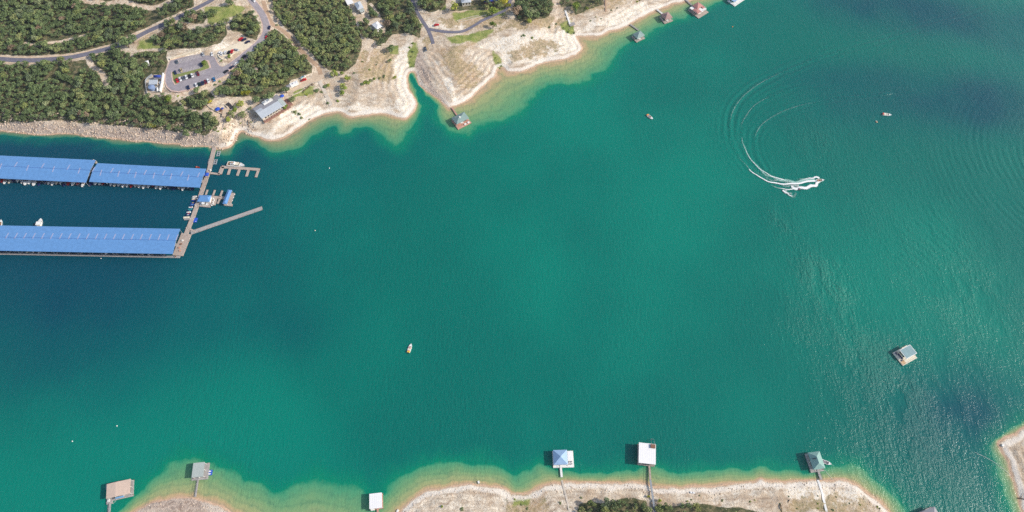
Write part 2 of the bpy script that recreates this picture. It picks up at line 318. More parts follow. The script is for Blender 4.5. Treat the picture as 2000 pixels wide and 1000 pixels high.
# ------------------------------------------------------------------ ground cover masks (world polygons)
def soft(P, w=5, amp=8, s=0): 
    d = sdist(WXX, WYY, P); return sstep(-w, w, d+(fbm(GXX, GYY, 12, 3, 70+s)-.5)*amp)
WXX, WYY = GXX, GYY
m_dry = np.zeros_like(GXX); m_green = m_dry.copy(); m_for = m_dry.copy(); m_dirt = m_dry.copy(); m_rock = m_dry.copy(); m_white = m_dry.copy()
FOREST = {   # woods: photo polygons, spacing m, crown radius m, tint, keep
 'ridge': ([(-110,-85),(372,-85),(380,12),(352,29),(318,43),(290,55),(262,70),(235,80),(200,92),(150,104),(60,111),(-110,106)], 3.9, 2.6, -.10),
 'shore': ([(-110,124),(60,126),(150,119),(172,114),(200,104),(232,96),(262,112),(272,126),(284,148),(282,190),(322,186),(346,196),(360,214),(398,228),(428,238),(424,252),(400,262),(372,260),(330,256),(270,250),(205,244),(130,236),(60,240),(-110,238)], 4.0, 2.7, -.12),
 'corner': ([(262,108),(300,98),(326,100),(322,112),(326,122),(322,134),(318,144),(296,146),(286,152),(284,176),(276,190),(262,160)], 5.2, 2.9, -.04),
 'below_lot': ([(350,196),(372,186),(392,182),(408,180),(416,190),(404,204),(392,216),(362,208)], 7.0, 2.6, .04),
 'copse': ([(322,52),(350,45),(372,58),(400,55),(440,48),(444,66),(428,84),(398,94),(330,98),(300,84),(308,66)], 5.0, 3.1, -.05),
 'bend': ([(450,45),(470,30),(490,24),(506,40),(508,58),(500,78),(484,74),(468,62),(452,62)], 5.0, 3.1, .05),
 'lawn': ([(356,24),(392,18),(404,34),(395,46),(358,42)], 5.2, 3.2, -.05),
 'middle': ([(527,58),(545,60),(560,78),(578,96),(592,114),(610,130),(608,142),(590,150),(568,158),(560,178),(546,184),(522,190),(502,198),(488,186),(452,190),(428,182),(424,170),(444,158),(462,138),(474,122),(498,104),(518,82)], 4.1, 2.8, .08),
 'block': ([(520,-85),(690,-85),(682,16),(694,36),(702,62),(706,88),(696,124),(676,138),(642,136),(622,124),(606,104),(586,82),(566,60),(536,28)], 3.7, 2.5, .12),
 'gully': ([(716,-85),(800,-85),(810,18),(822,56),(820,76),(803,66),(792,62),(765,66),(752,84),(706,72),(700,50),(716,40),(722,58),(752,60),(752,38),(722,34),(716,12)], 4.8, 3.0, .02),
 'lane': ([(812,-85),(868,-85),(872,6),(858,20),(838,24),(820,14)], 5.5, 3.2, .05),
 'terrace': ([(884,6),(940,0),(992,-85),(992,12),(966,18),(930,22),(905,18),(884,20)], 5.6, 3.0, .1),
 'point': ([(1002,-85),(1076,-85),(1082,18),(1072,34),(1046,38),(1034,46),(1012,40),(1003,15)], 4.8, 3.2, .0),
 'scrub': ([(1094,-20),(1186,-20),(1180,10),(1140,22),(1124,28),(1116,12),(1096,14)], 7.0, 2.4, .12),
 'south': ([(1133,986),(1160,984),(1190,980),(1222,974),(1262,978),(1268,1012),(1262,1060),(1110,1060)], 4.2, 2.5, .10),
 'south_low': ([(1282,984),(1310,990),(1345,986),(1390,986),(1430,992),(1480,998),(1500,1060),(1282,1060)], 4.6, 2.2, .06)}
for i, k in enumerate(FOREST):
    P = ptsT(FOREST[k][0]); FOREST[k] = (P,)+FOREST[k][1:]; m_for = np.maximum(m_for, soft(P, 3, 4, i))
DRY = [[(845,92),(900,88),(960,60),(1000,30),(1110,30),(1120,55),(1060,56),(1000,62),(960,72),(930,84),(906,110),(930,128),(956,140),(930,172),(905,178),(880,150),(860,120)],
 [(690,100),(760,90),(775,108),(772,150),(760,165),(705,158),(690,140)], [(850,150),(870,170),(895,190),(880,200)], [(268,64),(345,60),(330,95),(262,100)], [(400,10),(490,5),(496,24),(450,40),(408,52),(402,30)],
 [(352,205),(400,212),(408,235),(380,228)], [(990,100),(1070,70),(1110,90),(1060,110),(1000,124)], [(812,78),(838,60),(850,80),(846,110),(826,104)], [(1000,965),(1060,975),(1070,1010),(990,1010)], [(1560,965),(1690,965),(1720,1010),(1500,1010)], [(560,186),(606,176),(620,172),(610,196),(574,200)],[(845,30),(1000,10),(990,40),(930,60),(860,62)],[(1090,-30),(1300,-30),(1210,12),(1120,40),(1090,20)]]
GREEN = [[(400,14),(470,8),(486,16),(452,32),(430,44),(404,46)], [(268,78),(330,68),(322,92),(270,96)], [(870,72),(960,60),(930,84),(880,86)], [(963,100),(975,108),(984,133),(971,136),(964,118)], [(798,100),(812,82),(811,130),(799,136)], [(820,-20),(880,-20),(870,20),(826,20)], [(573,178),(605,168),(612,170),(606,180),(572,190)], [(1090,45),(1118,40),(1128,66),(1118,68),(1096,56)], [(1005,970),(1040,968),(1035,990),(1000,990)],[(880,25),(990,15),(985,30),(890,40)],[(760,90),(778,90),(776,104),(762,104)]]
WHITE = [[(776,95),(800,80),(802,110),(792,140),(800,170),(814,200),(790,226),(774,200),(770,150)], [(930,92),(1010,60),(1120,60),(1138,95),(1060,118),(985,130),(972,110),(960,100)], [(850,118),(880,150),(895,180),(930,195),(965,160),(985,130),(975,170),(900,208),(878,208)], [(560,210),(700,200),(770,210),(740,224),(640,218),(560,250),(520,270)], [(1500,935),(1600,940),(1700,975),(1650,990),(1540,985)], [(435,78),(450,90),(430,104),(405,102),(335,117),(333,112),(400,92)], [(835,46),(870,36),(905,48),(900,58),(850,60)],[(1130,66),(1230,44),(1290,12),(1250,10),(1150,40)]]
ROCKY = [[(-60,232),(60,238),(210,246),(330,254),(420,250),(432,290),(300,284),(100,268),(-60,262)], [(800,100),(822,100),(850,170),(880,210),(840,190),(812,140)], [(300,960),(380,960),(450,1002),(250,1002)]]
DIRT = [([(50,84),(72,88),(100,83),(140,76),(166,69)], 2.4), ([(160,0),(190,5),(215,6),(236,3),(262,9),(290,15),(312,12),(330,3),(350,-10)], 5.5), ([(170,112),(180,130),(195,140),(203,152),(208,166)], 4.2), ([(372,-12),(392,8),(378,20)], 5),
 ([(514,0),(528,44),(548,57),(566,72),(577,86),(590,101),(606,117),(622,132),(626,146)], 4.5), ([(838,108),(850,130),(862,158),(874,186),(883,208)], 3.0), ([(846,86),(849,96),(838,108)], 2.6), ([(1080,-20),(1086,14),(1088,32),(1080,48),(1077,58)], 3.0), ([(1181,-10),(1183,24)], 1.6),
 ([(0,110),(50,112),(100,110),(150,105),(200,93),(235,82),(290,55),(345,30),(370,18)], 3.0), ([(462,8),(485,10)], 2), ([(446,213),(470,208),(492,200)], 3.5), ([(340,195),(330,182),(350,182),(375,180),(420,160)], 4), ([(560,262),(600,246)], 1), ([(628,158),(640,180),(650,206)], 3.4), ([(845,32),(862,26)], 2), ([(724,8),(740,30),(750,62)], 2.5), ([(718,120),(726,96),(740,84)], 2.2)]
for i, P in enumerate(DRY): m_dry = np.maximum(m_dry, soft(ptsT(P), 6, 14, 20+i))
for i, P in enumerate(GREEN): m_green = np.maximum(m_green, soft(ptsT(P), 4, 7, 40+i))
for i, P in enumerate(WHITE): m_white = np.maximum(m_white, soft(ptsT(P), 6, 12, 60+i))
for i, P in enumerate(ROCKY): m_rock = np.maximum(m_rock, soft(ptsT(P), 4, 6, 80+i))
for P, wd in DIRT: m_dirt = np.maximum(m_dirt, sstep(wd/2+1.2, wd/2-.8, dist_line(GXX, GYY, smooth(ptsT(P), 4))+(fbm(GXX, GYY, 5, 3, 88)-.5)*1.5))
FOREST_NOTE = 0
m_land = sstep(60, 110, SDT)*.6                     # inland ground is scrubbier
m_dry = np.maximum(m_dry, m_land*(1-m_for))

# ------------------------------------------------------------------ terrain
n = NT('terrain_ground'); MM = n.sep(n.attr('cover', 'Color')); M2 = n.sep(n.attr('cover_b', 'Color')); sda = n.attr('shore')
n1 = n.noise(.09, 8, .62); n2 = n.noise(.6, 6, .65); n3 = n.noise(.028, 4, .5); n4 = n.noise(2.2, 3, .6)
stone = n.mix(n.step(.34, .60, n1), lin(198,174,146), lin(240,228,208))
stone = n.mix(n.step(.42, .66, n2), stone, lin(206,190,168))
sc = n.math('SINE', n.math('ADD', n.math('MULTIPLY', sda, 1.05), n.math('MULTIPLY', n.noise(.07, 5, .6), 17.0)))
strata = n.math('MULTIPLY', n.step(.25, .95, sc), n.step(.42, .6, n.noise(.11, 4)))
stone = n.mix(n.math('MULTIPLY', strata, .55), stone, lin(158,134,112))
fl = n.noise(1, 6, .7, None, .6, ((.04, .5, .3), 1.0)); stone = n.mix(n.math('MULTIPLY', n.step(.5, .62, fl), .4), stone, lin(150,128,108))
stone = n.mix(n.math('MULTIPLY', n.step(.5, .66, n4), .5), stone, lin(150,132,112)); stone = n.mix(n.math('MULTIPLY', n.step(.5, .60, n.noise(.9, 5, .75)), .5), stone, lin(158,134,108))
wm = n.step(.35, .75, n.math('ADD', M2[2], n.math('MULTIPLY', n.math('SUBTRACT', n1, .5), .9)))
stone = n.mix(n.math('MULTIPLY', wm, .7), stone, n.mix(n.step(.44, .62, n2), lin(250,243,228), lin(226,208,182)))
brn = n.step(.55, .66, n.math('ADD', n.math('MULTIPLY', n3, .5), n.math('MULTIPLY', n1, .5)))
stone = n.mix(n.math('MULTIPLY', brn, .55), stone, lin(164,136,100))
rk = n.mix(n.step(.4, .6, n2), lin(136,118,110), lin(196,178,164))
stone = n.mix(n.math('MULTIPLY', M2[1], .75), stone, rk)
dg = n.mix(n.step(.35, .65, n1), lin(172,144,108), lin(150,134,94)); dg = n.mix(n.step(.4, .7, n2), dg, lin(200,178,148)); dg = n.mix(n.math('MULTIPLY', n.step(.52, .68, n.noise(.25, 5)), .6), dg, lin(112,112,66))
def thr(m, k=1.0, lo=.42, hi=.58): return n.step(lo, hi, n.math('ADD', m, n.math('MULTIPLY', n.math('SUBTRACT', n.noise(.16, 7, .68), .5), k)))
c = n.mix(n.math('MULTIPLY', n.step(.36, .62, n.math('ADD', n.math('MULTIPLY', MM[0], .62), n.math('MULTIPLY', n.math('SUBTRACT', n.math('ADD', n.math('MULTIPLY', n1, .5), n.math('MULTIPLY', n.noise(.35, 6, .7), .5)), .5), 2.4))), .88), stone, dg)
gg = n.mix(n.step(.35, .7, n.noise(.2, 5)), lin(122,136,70), lin(158,158,98)); c = n.mix(thr(MM[1], 1.0, .3, .65), c, gg)
ff = n.mix(n.step(.4, .65, n.noise(.3, 6)), lin(76,82,56), lin(128,118,90)); c = n.mix(thr(MM[2], .5), c, ff)
dd = n.mix(n.step(.35, .65, n.noise(.4, 6)), lin(192,168,144), lin(222,206,184)); c = n.mix(thr(M2[0], .5, .35, .6), c, dd)
nn = n.math('ADD', sda, n.math('MULTIPLY', n.math('SUBTRACT', n.noise(.2, 5), .5), 2.4))
notrock = n.math('SUBTRACT', 1.0, M2[1])
edge = n.math('MULTIPLY', n.math('MULTIPLY', n.step(1.2, 2.2, nn), n.step(5.5, 3.4, nn)), notrock)
c = n.mix(n.math('MULTIPLY', edge, .75), c, lin(238,228,214))
c = n.mix(n.math('MULTIPLY', n.step(1.6, .4, nn), .85), c, lin(206,170,140))
n.col(c); n.set(Roughness=.95); n.p.inputs['Specular IOR Level'].default_value = .15
hh = n.math('ADD', n.math('MULTIPLY', n2, .7), n.math('ADD', n.math('MULTIPLY', n4, .35), n.math('MULTIPLY', fl, .5))); n.lk(n.bump(hh, .8, .9), n.p.inputs['Normal'])
M['terrain'] = n.m
keep = SD > -14
cell = keep[:-1, :-1] | keep[1:, :-1] | keep[:-1, 1:] | keep[1:, 1:]
idx = np.arange(GNX*GNY).reshape(GNY, GNX)
F = np.stack([idx[:-1, :-1][cell], idx[:-1, 1:][cell], idx[1:, 1:][cell], idx[1:, :-1][cell]], 1)
HT = np.where(SD > -14, HG, -7.0)
V = np.stack([GXX.ravel(), GYY.ravel(), HG.ravel()], 1)
A1 = np.stack([m_dry.ravel(), m_green.ravel(), m_for.ravel()], 1); A2 = np.stack([m_dirt.ravel(), m_rock.ravel(), m_white.ravel()], 1)
# coarse surroundings and lake bed, reaching the horizon
cx = np.arange(-4000, 4001, 50.); CX, CY = np.meshgrid(cx, cx)
c1 = sdist(CX, CY, L_TOP); c2 = sdist(CX, CY, L_B1); c3 = sdist(CX, CY, L_R); cs = np.maximum(np.maximum(c1, c2), c3)
CZ = height_from(c1, c2, c3, CX, CY); infine = (CX > GX0+30) & (CX < GX0+GS*GNX-30) & (CY > GY0+30) & (CY < GY0+GS*GNY-30)
CZ = np.where(infine, np.minimum(CZ-1.5, -9+0*CZ), np.where(cs > 12, CZ-.8, CZ-.3))
ci = np.arange(CX.size).reshape(CX.shape)+len(V)
F2 = np.stack([ci[:-1, :-1].ravel(), ci[:-1, 1:].ravel(), ci[1:, 1:].ravel(), ci[1:, :-1].ravel()], 1)
V = np.vstack([V, np.stack([CX.ravel(), CY.ravel(), CZ.ravel()], 1)]); z = np.zeros(CX.size)
A1 = np.vstack([A1, np.stack([z+.6, z, sstep(40, 160, cs.ravel())*sstep(.42, .55, fbm(CX, CY, 260, 3, 4)).ravel()], 1)]); A2 = np.vstack([A2, np.zeros((CX.size, 3))])
F = np.vstack([F, F2])
o = npmesh('terrain', V, F, 'terrain', True, {'cover': ('FLOAT_COLOR', A1), 'cover_b': ('FLOAT_COLOR', A2), 'shore': ('FLOAT', np.concatenate([SD.ravel(), cs.ravel()]))})
tag(o, 'pale limestone shores and scrubby ground around the lake', kind='structure')

# ------------------------------------------------------------------ water
n = NT('lake_water'); sh = n.attr('shelf')
sh2 = n.math('ADD', sh, n.math('MULTIPLY', n.math('SUBTRACT', n.noise(.10, 6, .65), .5), .34))
WATER_STOPS = [(0.0, lin(192,162,132)), (.045, lin(182,160,120)), (.10, lin(158,162,114)), (.27, lin(114,154,108)), (.43, lin(74,146,108)), (.485, lin(2,126,96)), (.70, lin(0,112,96)), (1.0, lin(0,104,94))]
c = n.ramp(n.math('MULTIPLY', sh2, .5), WATER_STOPS)
big = n.step(.42, .60, n.math('ADD', n.math('MULTIPLY', n.noise(.0035, 3, .5), .8), n.math('MULTIPLY', n.noise(.012, 3, .5), .2)))
deep = n.mix(big, lin(0,104,93), lin(0,120,103))
blue = n.attr('blue'); deep = n.mix(blue, deep, lin(0,64,86))  # cloud shade painted into the water colour as darker blue
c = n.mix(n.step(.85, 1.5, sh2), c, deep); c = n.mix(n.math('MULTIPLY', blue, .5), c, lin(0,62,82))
bands = n.math('MULTIPLY', n.step(.1, .9, n.math('SINE', n.math('ADD', n.math('MULTIPLY', sh, 34.0), n.math('MULTIPLY', n.noise(.05, 4, .6), 16.0)))), n.step(1.0, .6, sh)); mott = n.step(.5, .66, n.noise(.16, 6, .7))
n.p.inputs['Specular IOR Level'].default_value = .33
c = n.mix(n.math('MULTIPLY', n.math('ADD', n.math('MULTIPLY', bands, .16), n.math('MULTIPLY', mott, n.math('MULTIPLY', n.step(1.0, .7, sh), .28))), 1.0), c, lin(60,116,92))
n.col(c); n.set(Roughness=.10, IOR=1.333)
r1 = n.noise(1.0, 3, .6, None, .4, ((.55, .16, 1), .45)); r2 = n.noise(.55, 4, .62); r3 = n.noise(2.6, 2, .6); ripple_z = n.math('ADD', n.math('MULTIPLY', r1, 1.0), n.math('ADD', n.math('MULTIPLY', r2, .8), n.math('MULTIPLY', r3, .22)))
gw = n.math('MULTIPLY', n.attr('gust'), n.step(.30, .62, n.noise(.07, 5, .65, None, 0, ((1, .4, 1), .9)))); gust = n.math('ADD', n.math('MULTIPLY', n.step(.35, .7, n.noise(.011, 4, .6, None, 0, ((1, .5, 1), .6))), .45), gw)
n.lk(n.bump(n.math('MULTIPLY', ripple_z, n.math('ADD', .30, n.math('MULTIPLY', gust, .95))), .85, .62), n.p.inputs['Normal']); n.lk(n.math('ADD', .13, n.math('MULTIPLY', gust, .16)), n.p.inputs['Roughness'])
M['water'] = n.m
x = np.arange(-540, 541, 1.0); y = np.arange(40, 581, 1.0); WX, WY = np.meshgrid(x, y)
wsd = hat(WX, WY, SD); wsf = hat(WX, WY, SF)
shelf = np.where(wsf > 0, np.maximum(-wsd, 0)/(np.maximum(-wsd, 0)+np.maximum(wsf, 0)+1e-3), 1+np.maximum(-wsf, 0)/26)
WAKE_IN = smooth(pts([(1592,356),(1560,361),(1530,358),(1500,347),(1480,333),(1464,312),(1454,292),(1450,276)]), 6)
W_OUT = smooth(pts([(1462,330),(1445,306),(1431,280),(1426,250),(1432,215),(1455,185),(1490,160),(1560,128),(1640,100),(1720,80),(1800,55),(1880,30),(1960,0),(2060,-45)]), 4)
W_MID = smooth(pts([(1450,276),(1450,250),(1466,218),(1500,192),(1560,170),(1620,158)]), 4)
W_INN = smooth(pts([(1494,330),(1480,305),(1474,280),(1478,258),(1492,240),(1515,225),(1560,208),(1640,192),(1740,182),(1850,170),(2040,144)]), 4)
WZ = np.zeros_like(WX)
for P, a, lam, wd in ((W_OUT, .30, 5.5, 8), (W_INN, .30, 5.0, 8), (W_MID, .16, 5.5, 9), (WAKE_IN, .10, 6, 7)):
    d = dist_line(WX, WY, P)+(fbm(WX, WY, 14, 3, 40)-.5)*2.4; WZ += a*(.3+.7*sstep(.25, .65, fbm(WX, WY, 22, 3, 41)))*np.cos(d*2*math.pi/lam)*np.exp(-(d/wd)**2)
rc = pts([(2170,330)])[0]; rr = np.hypot(WX-rc[0], WY-rc[1]); px_, py_ = to_px(WX, WY, 0*WX)
zone = sstep(1780, 1930, px_+.35*(py_-250))*sstep(120, 200, py_)*sstep(560, 420, py_)
WZ += .10*np.cos(rr*2*math.pi/5.6+7*fbm(WX, WY, 40, 3, 6))*zone*sstep(.3, .6, fbm(WX, WY, 28, 3, 44))
rc = pts([(1480,830)])[0]; rr = np.hypot(WX-rc[0], WY-rc[1]); zone = sstep(60, 0, np.abs(px_-1800-.2*(py_-460)))*sstep(400, 440, py_)*sstep(560, 520, py_)
zone = sstep(150, 30, np.hypot(px_-1800, (py_-480)*1.6)); WZ += .08*np.cos(rr*2*math.pi/5.4+6*fbm(WX, WY, 30, 3, 16))*zone*sstep(.35, .6, fbm(WX, WY, 24, 3, 45))
cloud_shade = sstep(-80, -330, WX-.25*(WY-250)+(fbm(WX, WY, 120, 3, 21)-.5)*90)*sstep(105, 265, WY)*.9  # painted cloud shade over the marina side, fading to the right
def blob(px, py, rx, ry, amp, s=0, ang=0.0):
    a, b = at(px, py); ex, ey = at(px+rx, py); e2, e3 = at(px, py-ry); rx_ = abs(ex-a); ry_ = abs(e3-b); u = (WX-a)*math.cos(ang)+(WY-b)*math.sin(ang); v = -(WX-a)*math.sin(ang)+(WY-b)*math.cos(ang)
    return amp*np.exp(-((u/rx_)**2+(v/ry_)**2)+(fbm(WX, WY, 45, 3, 33+s)-.5)*1.4)
cloud_shade = np.clip(cloud_shade+blob(1770,22,190,42,.6,1,-.2)+blob(1890,200,230,50,.62,2,.05)+blob(1905,825,150,120,.5,3)+blob(1990,60,100,60,.3,8)+blob(520,640,140,60,.18,4)+blob(1650,150,120,30,.3,5)+blob(120,700,200,120,.3,6), 0, 1)  # further patches of cloud shade for the water colour
gu = np.clip(blob(1520,430,26,34,.9,11,.6)+blob(1605,535,42,60,.9,12,.7)+blob(1700,690,40,110,.85,13,.5)+blob(1590,270,50,40,.5,14)+blob(1900,560,90,110,.6,15)+blob(1770,800,120,140,.5,16)+blob(1560,640,60,80,.35,17)+.25*sstep(1300, 1800, px_), 0, 1.2)
keepw = wsd < 3.5; cell = keepw[:-1, :-1] | keepw[1:, :-1] | keepw[:-1, 1:] | keepw[1:, 1:]
idx = np.arange(WX.size).reshape(WX.shape); F = np.stack([idx[:-1, :-1][cell], idx[:-1, 1:][cell], idx[1:, 1:][cell], idx[1:, :-1][cell]], 1)
V = np.stack([WX.ravel(), WY.ravel(), WZ.ravel()], 1)
ring = [(-540,40),(540,40),(540,580),(-540,580),(-6000,-6000),(6000,-6000),(6000,6000),(-6000,6000)]
b = len(V); V = np.vstack([V, np.array([(p, q, 0) for p, q in ring])])
F = np.vstack([F, np.array([(b+4, b+5, b+1, b), (b+5, b+6, b+2, b+1), (b+6, b+7, b+3, b+2), (b+7, b+4, b, b+3)])])
ex = np.full(8, 2.0)
o = npmesh('water', V, F, 'water', True, {'shelf': ('FLOAT', np.concatenate([shelf.ravel(), ex])), 'blue': ('FLOAT', np.concatenate([cloud_shade.ravel(), ex*0])), 'gust': ('FLOAT', np.concatenate([gu.ravel(), ex*0]))})
tag(o, 'green lake water turning tan over the shallow shelves', kind='structure')

# ------------------------------------------------------------------ foam of the wake
def foam_mat(name, cov):
    n = NT(name); n.set(Roughness=.7); n.col(lin(238,238,236)); uv = n.sep(n.attr('uvw', 'Color'))
    e = n.math('SUBTRACT', 1.0, n.math('ABSOLUTE', n.math('SUBTRACT', n.math('MULTIPLY', uv[1], 2.0), 1.0)))
    f = n.math('MULTIPLY', n.math('MULTIPLY', n.step(0, .95, e), uv[0]), cov)
    ns = n.math('ADD', n.math('MULTIPLY', n.noise(.7, 5, .7), .6), n.math('MULTIPLY', n.noise(2.6, 3, .6), .4))
    al = n.step(.0, .75, n.math('SUBTRACT', f, n.math('MULTIPLY', ns, 1.1))); n.lk(al, n.p.inputs['Alpha']); M[name] = n.m
foam_mat('foam', 1.3); foam_mat('foam_thin', 1.0); foam_mat('foam_pale', 1.05); M['foam_pale'].node_tree.nodes['Principled BSDF'].inputs['Base Color'].default_value = lin(176,216,204)
def foam(name, P, w0, w1, a0, a1, label, mat='foam', z=.22, rough=1.0, fade=0):
    P = smooth(P, 4); T = np.gradient(P, axis=0); T /= np.linalg.norm(T, axis=1)[:, None]+1e-9; Nn = np.stack([-T[:, 1], T[:, 0]], 1); V = []; A = []; m = 7
    for i in range(len(P)):
        t = i/(len(P)-1); wd = (w0+(w1-w0)*t)*1.12; jit = (vnoise(np.array([i*.35]), np.array([0.]), 4)[0]-.5)*.5*rough*wd
        for j in range(m):
            q = j/(m-1); p = P[i]+Nn[i]*((q-.5)*wd+jit); V.append((p[0], p[1], z+.1*math.sin(q*3.14))); A.append(((a0+(a1-a0)*t)*(min(1, .35+t*fade, .35+(1-t)*fade) if fade else 1), q, 0))
    n_ = len(P); F = np.array([(i*m+j, (i+1)*m+j, (i+1)*m+j+1, i*m+j+1) for i in range(n_-1) for j in range(m-1)])
    return tag(npmesh(name, np.array(V), F, mat, True, {'uvw': ('FLOAT_COLOR', np.array(A))}), label, kind='stuff')
foam('wake_foam', pts([(1603,354),(1596,360),(1586,364),(1572,367),(1558,367),(1545,365)]), 4.6, 6.5, 1.2, .85, 'thick white foam thrown off the near side of the turning speedboat', z=.30)
foam('wake_foam', pts([(1560,366),(1543,364),(1525,362),(1508,357)]), 6.0, 4.5, .9, .6, 'thinning foam trailing from the near side splash', 'foam_thin', z=.34)
foam('wake_foam', pts([(1600,349.5),(1591,347.5),(1582,349),(1570,350),(1555,350.5)]), 3.6, 3.0, 1.1, .5, 'short white foam on the far side of the turning speedboat', z=.30)
foam('wake_foam', pts([(1594,354.5),(1570,357),(1548,359.5),(1526,359.5),(1506,356),(1488,349),(1473,340),(1463,331)]), 3.2, 2.0, 1.15, .8, 'outer white foam line curving behind the speedboat', z=.38)
foam('wake_foam', pts([(1592,354),(1565,355.5),(1540,354.5),(1519,350),(1501,342.5),(1485,332),(1472,319),(1461,303),(1453,287),(1449.5,272)]), 7.5, 2.6, 1.0, .7, 'inner pale foam band curving behind the speedboat', 'foam_pale', z=.26)
foam('wake_foam', pts([(1530,352),(1512,347),(1497,339),(1482,329),(1469,315),(1459,300),(1452,285),(1449,270)]), 1.7, 1.1, 1.0, .6, 'bright inner edge of the curving foam', 'foam', z=.42)
foam('wake_foam', pts([(1540,357.5),(1515,354),(1495,346.5),(1478,336),(1465,323)]), 6.5, 5.0, .8, .55, 'lacy thin foam between the two curving lines', 'foam_thin', z=.2)
foam('wake_foam', pts([(1463,331),(1451,317),(1440,303),(1431,287),(1427,268)]), 2.4, 1.4, .75, .42, 'broken thin end of the outer foam line', 'foam_thin')
foam('wake_foam', pts([(1561,369),(1545,370.5),(1530,369.5),(1515,366),(1504,361)]), 1.9, 1.4, 1.15, .5, 'thin white trail behind the towed tube', z=.32)
foam('spray', pts([(1536,371),(1540,377),(1547,382),(1557,380)]), 7.0, 11.0, .92, .62, 'fan of white spray where the tube skips the old wake', 'foam_thin')
foam('spray', pts([(1529,371.5),(1535,376),(1541,381),(1547,384.5)]), 2.6, 2.2, 1.05, .8, 'bright ragged splash below the tube trail', z=.4)
for L, w_, lb in (([(1428,272),(1426,248),(1432,215),(1455,185),(1490,160),(1560,128),(1640,100)], 2.7, 'faint outer crest line sweeping round behind the speedboat'), ([(1482,304),(1474,282),(1478,258),(1492,240),(1515,225),(1560,207),(1640,191),(1740,181)], 2.7, 'faint inner crest line of the older wake'), ([(1449,276),(1447,250),(1456,228),(1475,205),(1510,186),(1560,168)], 2.4, 'faint middle crest line above the bright wake')):
    foam('wake_foam', pts(L), w_, w_, .74, .66, lb, 'foam_thin', fade=2.2, rough=.4)

# ------------------------------------------------------------------ roads, lots, paths
def ribbon(name, P, wd, mat, dz, label, kind='structure', m=4, taper=None):
    P = smooth(P, 5); T = np.gradient(P, axis=0); T /= np.linalg.norm(T, axis=1)[:, None]+1e-9; Nn = np.stack([-T[:, 1], T[:, 0]], 1)
    q = np.linspace(-.5, .5, m+1); X = P[:, 0, None]+Nn[:, 0, None]*q*wd; Y = P[:, 1, None]+Nn[:, 1, None]*q*wd
    Z = hat(X, Y)+dz; V = np.stack([X.ravel(), Y.ravel(), Z.ravel()], 1); k = m+1
    F = np.array([(i*k+j+1, (i+1)*k+j+1, (i+1)*k+j, i*k+j) for i in range(len(P)-1) for j in range(m)])
    return tag(npmesh(name, V, F, mat), label, kind=kind)
RP = {k: ptsT(v[0]) for k, v in ROADS.items()}
ribbon('road', RP['main'], ROADS['main'][1], 'asphalt_dark', .22, 'narrow asphalt road through the woods')
ribbon('road_shoulder', RP['main'], ROADS['main'][1]+2.6, 'dirt_pale', .12, 'pale dirt shoulder of the woods road')
ribbon('road', RP['loop'], ROADS['loop'][1], 'asphalt', .24, 'worn grey road curving down to the parking lot')
ribbon('road_kerb', RP['loop'], ROADS['loop'][1]+1.4, 'kerb', .13, 'pale concrete edge of the curving road')
ribbon('driveway', RP['drive'], 3.0, 'asphalt_dark', .22, 'dark fresh asphalt driveway')
ribbon('driveway', RP['branch'], 3.0, 'asphalt_dark', .26, 'dark driveway branching towards the house')
ribbon('path', ptsT([(846,86),(849,92),(848,99),(842,105),(837,109)]), 2.6, 'dirt_pale', .16, 'pale concrete path below the dark driveway')
ribbon('path', ptsT([(624,158),(631,172),(639,190),(647,207)]), 3.2, 'concrete', .25, 'old concrete boat ramp running down to the beach')
ribbon('path', ptsT([(514,2),(528,42),(548,57),(566,72),(577,86),(590,101),(606,117),(622,132),(626,146)]), 3.6, 'dirt_brown', .13, 'brown dirt track between two woods')
def pad(name, P, z, mat, label, th=.0, kind='structure'):
    b = MB(); P = [tuple(p) for p in P]; b.prism(P, z-.5, z+th); return tag(b.build(name, mat), label, kind=kind)
pad('parking_lot', LOTP, LOTZ, 'asphalt', 'worn grey asphalt parking lot with painted bays', .30)
pad('kerb', [tuple(p) for p in (LOTP-LOTP.mean(0))*np.array([1.028, 1.05])+LOTP.mean(0)], LOTZ, 'kerb', 'pale concrete kerb band round the parking lot', .22)
ISP = ptsT(ISLAND); pad('kerb', (ISP-ISP.mean(0))*1.03+ISP.mean(0), LOTZ, 'kerb', 'kerb of the parking lot island', .42); pad('lawn', (ISP-ISP.mean(0))*.95+ISP.mean(0), LOTZ, 'grass_island', 'grass island in the parking lot', .48)
pad('gravel_lot', GRAVP, GRAVZ, 'gravel_white', 'bright white gravel lot beside the curving road', .10)
pad('gravel_yard', PLZP, PLZ, 'dirt_pale', 'pale gravel yard at the end of the dirt track', .10)
lines = MB()                                                     # bay markings
def bay_row(a, b, nb, ln, side):
    A, B = ptsT([a, b]); u = (B-A)/np.linalg.norm(B-A); v = np.array([-u[1], u[0]])*side; th = math.atan2(v[1], v[0])
    for k in range(nb+1):
        p = A+(B-A)*k/nb+v*ln/2; lines.cbox(p[0], p[1], LOTZ+.300, ln, .16, .012, th)
bay_row((352,145), (405,131.5), 18, 4.6, 1); bay_row((350,150), (400,137.5), 16, 4.6, -1); bay_row((338,120.5), (392,105), 20, 4.6, -1); bay_row((372,174), (438,149), 23, 4.6, 1)
tag(lines.build('bay_markings', 'paint_line'), 'faded painted bay lines on the parking lot', kind='structure')

